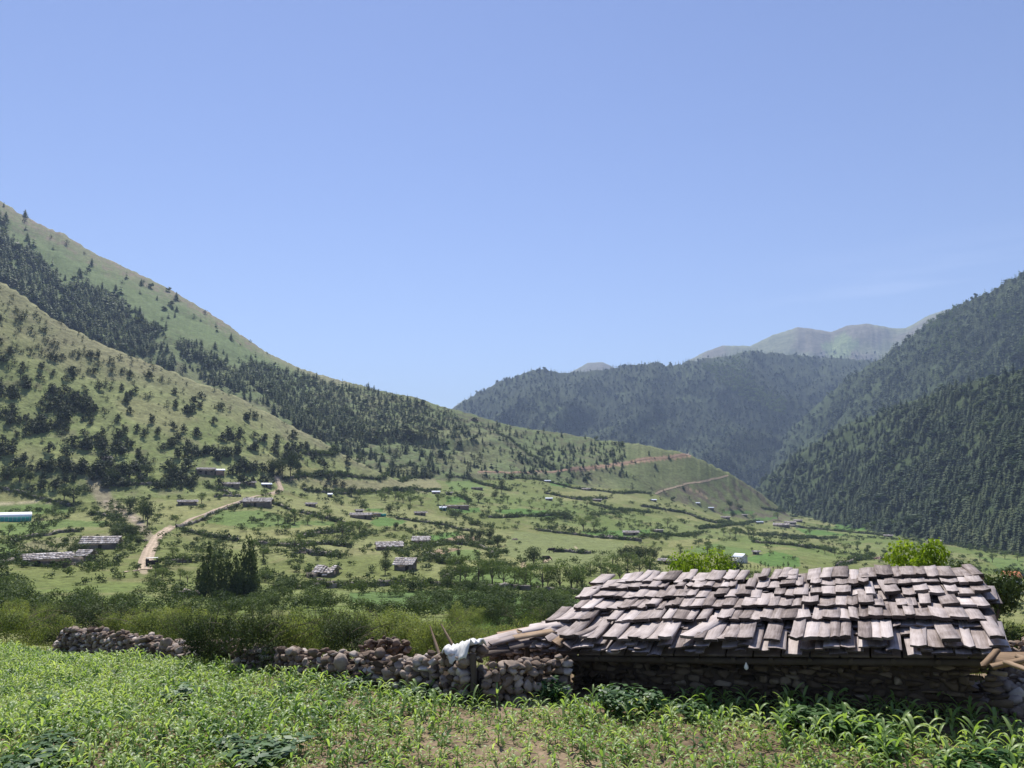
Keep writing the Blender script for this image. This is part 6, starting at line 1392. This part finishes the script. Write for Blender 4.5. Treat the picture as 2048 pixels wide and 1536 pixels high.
# px, base py, range, height px, width px, dark?, words
BL_ = [(20, 1272, 32, 98, 120, 0, 'leafy arching bush at the left edge behind the field'), (78, 1268, 33, 72, 110, 0, 'low spreading bush second from the left edge'), (118, 1270, 31.5, 50, 70, 0, 'small bush left of the pale heap of stones'), (205, 1262, 29, 98, 130, 1, 'dark bush with upright shoots right of the pale heap of stones'), (240, 1268, 28, 70, 80, 0, 'feathery bush over the lower wall'),
      (300, 1272, 27, 88, 120, 0, 'pale arching bush over the lower wall'), (352, 1280, 25.5, 84, 100, 0, 'pale bush behind the lower stone wall'), (415, 1300, 22.5, 120, 110, 1, 'dark bush between the two long walls'), (452, 1285, 24, 96, 100, 0, 'green bush behind the dark one'), (520, 1308, 20.5, 150, 140, 1, 'big dark bush overhanging the left end of the near wall'),
      (580, 1306, 20, 122, 130, 0, 'leafy bush spilling over the near wall'), (640, 1300, 20.5, 128, 130, 0, 'tall bush with upright shoots behind the near wall'), (690, 1305, 19.8, 118, 120, 1, 'dark bush left of the short dark wall'), (745, 1290, 22.5, 100, 120, 0, 'green bush above the short dark wall'), (800, 1298, 21, 116, 120, 0, 'green bush right of the short dark wall'),
      (850, 1292, 20.5, 108, 130, 0, 'pale feathery arching bush behind the stakes'), (905, 1288, 20.5, 92, 120, 0, 'pale feathery bush left of the lean-to'), (960, 1278, 22, 54, 90, 0, 'low bush behind the lean-to boards'), (1040, 1262, 26, 52, 100, 0, 'low pale bush between meadow and lean-to'), (1085, 1258, 27, 60, 90, 0, 'upright bush left of the shingle roof'), (1000, 1262, 27, 40, 80, 0, 'small grassy bush at the edge of the bright meadow'),
      (555, 1262, 32, 80, 120, 0, 'rear bush above the leafy spill'), (620, 1258, 34, 90, 140, 0, 'rear bush with bright tips'), (710, 1258, 33, 80, 130, 0, 'rear bush in the middle of the thicket'), (780, 1250, 34, 74, 120, 0, 'rear bush left of the bright meadow'), (870, 1248, 33, 70, 110, 0, 'rear bush at the end of the thicket'), (480, 1262, 33, 60, 90, 0, 'rear bush under the feathery trees'),
      (1105, 1222, 62, 44, 50, 1, 'round dark bush at the right end of the bright meadow'), (1000, 1222, 66, 34, 60, 1, 'dark bush behind the bright meadow, left one'), (1040, 1224, 64, 30, 50, 1, 'dark bush behind the bright meadow, middle one'), (960, 1218, 68, 34, 60, 0, 'green bush behind the bright meadow'), (1075, 1224, 62, 26, 40, 0, 'small bush beside the round dark one'), (915, 1215, 66, 30, 60, 0, 'green bush at the left end of the bright meadow'), (940, 1236, 50, 40, 70, 0, 'pale bush at the near left of the bright meadow'),
      (30, 1212, 75, 32, 60, 0, 'small bush in the meadow near the left edge'), (95, 1216, 72, 34, 50, 0, 'bush with bare shoots in the left meadow'), (130, 1218, 70, 34, 44, 1, 'dark round bush in the left meadow'), (170, 1212, 75, 24, 36, 1, 'small dark bush right of the dark round one'), (260, 1222, 60, 34, 60, 0, 'bush behind the dark upright one'), (330, 1225, 55, 40, 70, 0, 'bush in front of the left pasture'), (390, 1228, 50, 44, 70, 0, 'bush left of the feathery trees'),
      (1995, 1262, 26, 40, 90, 0, 'scrubby bush right of the roof'), (2040, 1258, 28, 46, 90, 0, 'scrubby bush at the right edge'), (2010, 1240, 45, 30, 80, 0, 'low scrub behind the right end of the roof')]
HANG = (415, 520, 580)
for i, (px, py, r, hp_, wp_, dk, l) in enumerate(BL_):
    hp_ = hp_ * (.62 if (l.startswith('rear') and py > 1245) else .7 if (px > 840 and px < 970) else .92)
    r = hit(px, py + (34 if px in HANG else 22)).xy.length + (.1 if px in HANG else 1.7 if px in (240, 300, 352, 452, 640, 745, 800) else .9) if (py > 1255 and px < 975) else r; a = at(px, py, r); h_ = hp_ * a.y / FPX; w_ = wp_ * a.y / FPX * 1.05; g = G(a.x, a.y); top = at(px, py - hp_, r).z; h_ = max(h_, top - g); w_ = max(w_ * (.85 if px in HANG else 1), h_ * .9)
    me = (BMD[i % 3] if dk else BM[i % 5]); o = link('bush', me, None, (a.x, a.y, g), rs.uniform(0, 6.28)); o.scale = (w_, w_, h_ * 1.1); tag(o, l, 'bush', 'bushes behind the stone walls')

# --- two walnut trees showing over the roof
def bigtree(px, pytop, pybase, r, wpx, seed, n, name, label, mat=M_LIME, leaf=.032, **kw):
    top = at(px, pytop, r); g = G(top.x, top.y); h_ = top.z - g; w_ = wpx * r / FPX; fr, tr = m_leafytree(seed, n, leaf, **kw)
    root = empty(name, (top.x, top.y, g)); tag(root, label, 'tree'); s = (w_ / .95, w_ / .95, h_); a = fr.build('crown', mat, root); b = tr.build('trunk', M_BARK, root); root.scale = s
bigtree(1846, 1052, 1200, 30, 195, 201, 9000, 'walnut_tree', 'rounded bright yellow green tree rising behind the right half of the roof', zc=.55, tall=.38)
bigtree(1402, 1086, 1170, 42, 160, 202, 7000, 'walnut_tree', 'spreading yellow green tree behind the left half of the roof', zc=.6)
bigtree(1958, 1078, 1200, 27, 165, 203, 8000, 'dark_walnut_tree', 'dark green tree behind the right end of the roof', mat=M_SHRUB, zc=.5, tall=.4)

# --- broad-leaved weeds in and around the corn
def m_weed(seed, n=190, leaf=.20):
    rs2 = np.random.default_rng(seed); C = [(rs2.uniform(-.35, .35), rs2.uniform(-.35, .35), rs2.uniform(.25, .62)) for _ in range(9)]; mb = MB()
    P, N, k = lobes(n, C, [(.26, .26, .22)] * 9, rs2, .4); N = N * .5 + np.array([0, 0, .9]); P[:, 2] = np.clip(P[:, 2], .03, 1); s = rs2.uniform(.5, 1.25, n); V, F = leaves(P, N, leaf * s, leaf * .55 * s, rs2, droop=.4)
    mb.add(V, F, 0, np.repeat(.5 + rs2.uniform(-.25, .25, n), 4))
    for c in C: mb.tube([(0, 0, -.05), (c[0] * .6, c[1] * .6, c[2] * .6), (c[0], c[1], c[2])], [.02, .015, .008], 4, 0, .4)
    return mb
WM = [m_weed(s).mesh('leafy_weed', [M_WEED]) for s in (1, 2, 3, 4)]
WL = [(1108, 1388, 13.2, .62, .46, 'leafy weed clump in the corner between low wall and hut'), (1232, 1402, 12.4, .85, .50, 'dark leafy weed clump at the left foot of the hut wall'), (1210, 1396, 12.6, .5, .5, 'small leafy weed left of the clump at the hut foot'), (1298, 1400, 12.5, .65, .46, 'round dark weed clump, second along the hut wall'), (1600, 1404, 12.4, .8, .36, 'spreading weed clump, left of three at the middle of the hut wall'), (1650, 1404, 12.3, .7, .34, 'weed clump, middle of three along the hut wall'), (1700, 1402, 12.3, .85, .42, 'tall weed clump, right of three along the hut wall'),
      (1735, 1410, 12.1, .6, .34, 'low weed at the right of the three clumps'), (365, 1372, 15.2, .85, .34, 'lone dark weed clump in the left half of the field'), (110, 1348, 17.0, .7, .28, 'small dark weed in the far left of the field'), (515, 1468, 10.6, .9, .34, 'blue green leafy weed in the near left field'), (560, 1450, 11.0, .8, .30, 'second leafy weed right of the blue green one'), (470, 1440, 11.4, .6, .26, 'low weed left of the blue green one'), (60, 1420, 12.0, 1.0, .30, 'broad leafy patch at the left edge of the field'), (120, 1405, 12.6, .9, .26, 'leafy patch beside the left edge one'), (90, 1450, 11.0, 1.0, .28, 'near leafy patch at the left edge'),
      (715, 1366, 14.6, .6, .24, 'small weed tucked under the stone wall'), (860, 1384, 13.4, .7, .26, 'weed under the corner of the stone wall'), (830, 1380, 13.6, .5, .26, 'small weed left of the wall corner'), (1985, 1400, 11.4, .8, .34, 'leafy clump in front of the stone pile'), (1905, 1420, 11.3, .7, .30, 'leafy weed left of the stone pile'), (2040, 1440, 10.6, .9, .30, 'leafy clump at the right edge of the field'), (1780, 1425, 11.6, .6, .26, 'weed amid the corn by the hut'), (1375, 1404, 12.4, .5, .28, 'small weed at the foot of the hut, third along')]
for i, (px, py, r, w_, h_, l) in enumerate(WL):
    a = at(px, py, r); o = link('leafy_weed', WM[i % 4], None, (a.x, a.y, G(a.x, a.y)), rs.uniform(0, 6.28)); o.scale = (w_, w_, h_ * 1.15); tag(o, l, 'weed', 'broad-leaved weeds round the corn field')

# --- corn
def corn(seed, h=.5, nl=7):
    r_ = np.random.default_rng(seed); st = MB(); lf = MB(); lean = r_.normal(size=2) * .05
    st.tube([(0, 0, -.03), (lean[0] * .5, lean[1] * .5, h * .35), (lean[0], lean[1], h * .62)], [.012, .010, .005], 5, 0, .45); ph = r_.random() * 6.28
    for i in range(nl):
        f = i / (nl - 1); a = ph + (i % 2) * math.pi + r_.normal() * .45; L = h * r_.uniform(.5, .85) * (1.0 - .25 * abs(f - .5)); w = h * r_.uniform(.085, .13); z0 = h * (.08 + .5 * f)
        up = .55 + .55 * f + r_.uniform(-.1, .15); dr = r_.uniform(.8, 1.6) * (1.15 - f * .5); n_ = 6; V = []; ca, sa = math.cos(a), math.sin(a); tw = r_.normal() * .5
        for j in range(n_ + 1):
            s = j / n_; out = L * (.75 * s); z = z0 + L * (up * s - dr * s * s * .85); ww = w * (math.sin(math.pi * min(1, .12 + s * .88)) ** .7) * (1 if j < n_ else .12)
            c = np.array([ca * out + lean[0] * f, sa * out + lean[1] * f, z]); b = np.array([-sa, ca, 0]) * math.cos(tw * s) + np.array([0, 0, 1]) * math.sin(tw * s)
            V += [tuple(c + b * ww * .5 + np.array([0, 0, ww * .28])), tuple(c), tuple(c - b * ww * .5 + np.array([0, 0, ww * .28]))]
        F = []
        for j in range(n_): k = j * 3; F += [(k, k + 1, k + 4, k + 3), (k + 1, k + 2, k + 5, k + 4)]
        lf.add(V, F, 0, .5 + r_.uniform(-.15, .2))
    return st, lf
CV = [corn(s, .5, n_) for s, n_ in ((1, 7), (2, 6), (3, 8), (4, 7), (5, 6), (6, 7), (7, 8))]
CM = [(a.mesh('stalk', M_CORN), b.mesh('foliage', M_CORN)) for a, b in CV]
CB = []
for a, b in CV:
    q = MB(); V, Fs, mi, A_, U = b.arrays(); q.add(V, Fs[0], 0, A_); q.tube([(0, 0, -.03), (0, 0, .3)], [.011, .006], 3, 0, .45); CB.append(q)
# field: everything between the camera and the walls
FEP = [(-260, 1270), (0, 1264), (130, 1262), (240, 1274), (350, 1298), (470, 1320), (478, 1340), (560, 1347), (640, 1356), (720, 1366), (800, 1376), (880, 1390), (950, 1404), (1128, 1398), (1140, 1405), (1400, 1412), (1900, 1425), (1925, 1440), (2100, 1450), (2300, 1460)]
_fe = hits([p for p, q in FEP], [q for p, q in FEP]); FEa = np.arctan2(_fe[:, 0], _fe[:, 1]); FE_r = np.hypot(_fe[:, 0], _fe[:, 1]); _k = [p for p, q in FEP]; FE_r[:6] = [33, 32.5, 29.7, 25.8, 22.2, 19.3]
print('field edge', np.round(FE_r, 1))
def infield(x, y): a = np.arctan2(x, y); return np.hypot(x, y) < np.interp(a, FEa, FE_r)
def scatter(step, xr, yr, jit=.45):
    gx, gy = np.meshgrid(np.arange(*xr, step), np.arange(*yr, step)); gx = gx.ravel() + rs.uniform(-jit, jit, gx.size) * step; gy = gy.ravel() + rs.uniform(-jit, jit, gy.size) * step; return gx, gy
gx, gy = scatter(.20, (-27, 13), (5.2, 33), .48); k = infield(gx, gy); gx, gy = gx[k], gy[k]; ax = np.arctan2(gx, gy); px_, _ = project(gx, gy, gx * 0)
k = (np.abs(ax) < R(44)); gx, gy, px_ = gx[k], gy[k], px_[k]
dens = .56 + .25 * sm(1100, 200, px_) + .35 * (fbm(gx / 1.6, gy / 1.6, 12, 3) - .5); k = rs.random(len(gx)) < dens; gx, gy, px_ = gx[k], gy[k], px_[k]
g = gz(gx, gy); P = np.stack([gx, gy, g], 1); d = np.hypot(gx, gy); sc_ = .60 * rs.uniform(.6, 1.3, len(P)) * (.85 + .5 * (fbm(gx / 2.5, gy / 2.5, 15, 2) - .3)); sc_ = sc_ * (1 + .2 * sm(1050, 1250, px_) * sm(9.5, 11.5, d)); _, py_ = project(gx, gy, g + .25)
vis_ = (py_ < 1560) & (px_ > -20) & (px_ < 2070); size = sc_ / d * vis_; o_ = np.argsort(-size); ind, rest = o_[:300], o_[300:]
def cornlab(i):
    a = px_[ind[i]]; b = sc_[ind[i]]; where = 'at the left of the foreground' if a < 500 else 'left of centre in the foreground' if a < 1024 else 'right of centre in the foreground' if a < 1550 else 'at the right of the foreground'
    return '%s young corn plant with arching leaves %s' % ('tall' if b > 1.0 else 'middling' if b > .82 else 'small', where)
cl_ = ordlabels(px_[ind], py_[ind], 'young corn plant', 11, LMC)
for i, j in enumerate(ind):
    q = rs.integers(len(CM)); root = empty('corn_plant', tuple(map(float, P[j])), float(rs.uniform(0, 6.28)), float(sc_[j])); tag(root, cl_[i], 'corn', 'young corn plants nearest the camera')
    link('stalk', CM[q][0], root); link('foliage', CM[q][1], root)
merged('corn_field', CB, P[rest], sc_[rest], rs.uniform(0, 6.28, len(rest)), [M_CORN], .18, rs, 'young corn filling the field up to the stone walls', 'corn')
print('corn', len(P))
# low weeds and grass between the rows
gx, gy = scatter(.115, (-27, 13), (5.2, 33), .5); k = infield(gx, gy) & (np.abs(np.arctan2(gx, gy)) < R(44)); gx, gy = gx[k], gy[k]; px_, _ = project(gx, gy, gx * 0)
w = .62 + .4 * sm(1000, 300, px_) + 1.5 * (fbm(gx / .9, gy / .9, 33, 3) - .52); k = rs.random(len(gx)) < w; gx, gy = gx[k], gy[k]; n = len(gx)
gm = []
for s in range(5):
    r_ = np.random.default_rng(300 + s); m_ = 9; q = r_.normal(size=(m_, 3)) * np.array([.035, .035, .0]); q[:, 2] = r_.uniform(.01, .055, m_); V, F = leaves(q, r_.normal(size=(m_, 3)) * .6 + [0, 0, 1], r_.uniform(.025, .06, m_), r_.uniform(.015, .03, m_), r_); b = MB(); b.add(V, F, 0, .6); gm.append(b)
k2 = rs.random(n) < .03 + .4 * sm(.5, .62, fbm(gx / 1.4, gy / 1.4, 44, 3)) * sm(1100, 500, project(gx, gy, gx * 0)[0]); gb = []
for s in range(3):
    r_ = np.random.default_rng(350 + s); m_ = 16; q = r_.normal(size=(m_, 3)) * np.array([.06, .06, .0]); q[:, 2] = r_.uniform(.04, .16, m_); V, F = leaves(q, r_.normal(size=(m_, 3)) * .5 + [0, 0, 1], r_.uniform(.05, .11, m_), r_.uniform(.025, .05, m_), r_, droop=.4); b = MB(); b.add(V, F, 0, .6); gb.append(b)
merged('ground_weeds', gb, np.stack([gx, gy, gz(gx, gy)], 1)[k2], rs.uniform(.5, 1.2, k2.sum()), rs.uniform(0, 6.28, k2.sum()), [M_WEED], .25, rs, 'darker green broad-leaved weeds among the corn', 'weeds')
merged('ground_weeds', gm, np.stack([gx, gy, gz(gx, gy)], 1), rs.uniform(.6, 1.7, n), rs.uniform(0, 6.28, n), [M_CORN], .25, rs, 'pale low weeds over the soil between the corn', 'weeds')
# tall grass on the far side of the walls
gx, gy = scatter(.7, (-32, 22), (13, 46), .5); k = ~infield(gx, gy) & (np.abs(np.arctan2(gx, gy)) < R(46)); gx, gy = gx[k], gy[k]; rr_ = np.hypot(gx, gy) - np.interp(np.arctan2(gx, gy), FEa, FE_r)
hx = np.array([[q.x, q.y] for q in (wallpt(.0, .2), wallpt(1.0, .2), wallpt(1.0, 6.3), wallpt(.0, 6.3))]); k = (rr_ > .9) & ~inpoly(gx, gy, [tuple(q) for q in hx]); gx, gy = gx[k], gy[k]; n = len(gx)
tg = []
for s in range(4):
    r_ = np.random.default_rng(400 + s); b = MB()
    for i in range(16):
        a = r_.random() * 6.28; x0, y0 = r_.normal(size=2) * .12; L = r_.uniform(.06, .2); c, sn = math.cos(a), math.sin(a); ou = L * r_.uniform(.1, .6); wv = .012
        b.add([(x0 - sn * wv, y0 + c * wv, 0), (x0 + sn * wv, y0 - c * wv, 0), (x0 + c * ou * .5 + sn * wv * .7, y0 + sn * ou * .5 - c * wv * .7, L * .7), (x0 + c * ou * .5 - sn * wv * .7, y0 + sn * ou * .5 + c * wv * .7, L * .7), (x0 + c * ou, y0 + sn * ou, L)], [(0, 1, 2, 3)], 0, .55 + r_.uniform(-.2, .2)); b.add([(x0 + c * ou * .5 + sn * wv * .7, y0 + sn * ou * .5 - c * wv * .7, L * .7), (x0 + c * ou * .5 - sn * wv * .7, y0 + sn * ou * .5 + c * wv * .7, L * .7), (x0 + c * ou, y0 + sn * ou, L)], [(0, 2, 1)], 0, .6)
    tg.append(b)
merged('tall_grass', tg, np.stack([gx, gy, gz(gx, gy)], 1), rs.uniform(.6, 1.5, n), rs.uniform(0, 6.28, n), [M_BUSH], .2, rs, 'rough grass growing behind the stone walls', 'grass')
# ------------------------------------------------------------------ the air: one closed box of even haze
def haze():
    zb = float(H.min()) - 1.0; zt = float(H[:, RR < 9000].max()) + 30
    me = MB(); me.box((0, 0, (zb + zt) / 2), (19600, 19600, zt - zb))
    m, n, l = newmat('haze')
    out = n.new('ShaderNodeOutputMaterial'); v = n.new('ShaderNodeVolumePrincipled')
    v.inputs['Color'].default_value = (.54, .70, 1.0, 1)
    v.inputs['Density'].default_value = HAZE
    v.inputs['Anisotropy'].default_value = 0.1
    l.new(v.outputs[0], out.inputs['Volume'])
    o = me.build('haze', m); o['kind'] = 'stuff'
HAZE = 0.000125
haze()
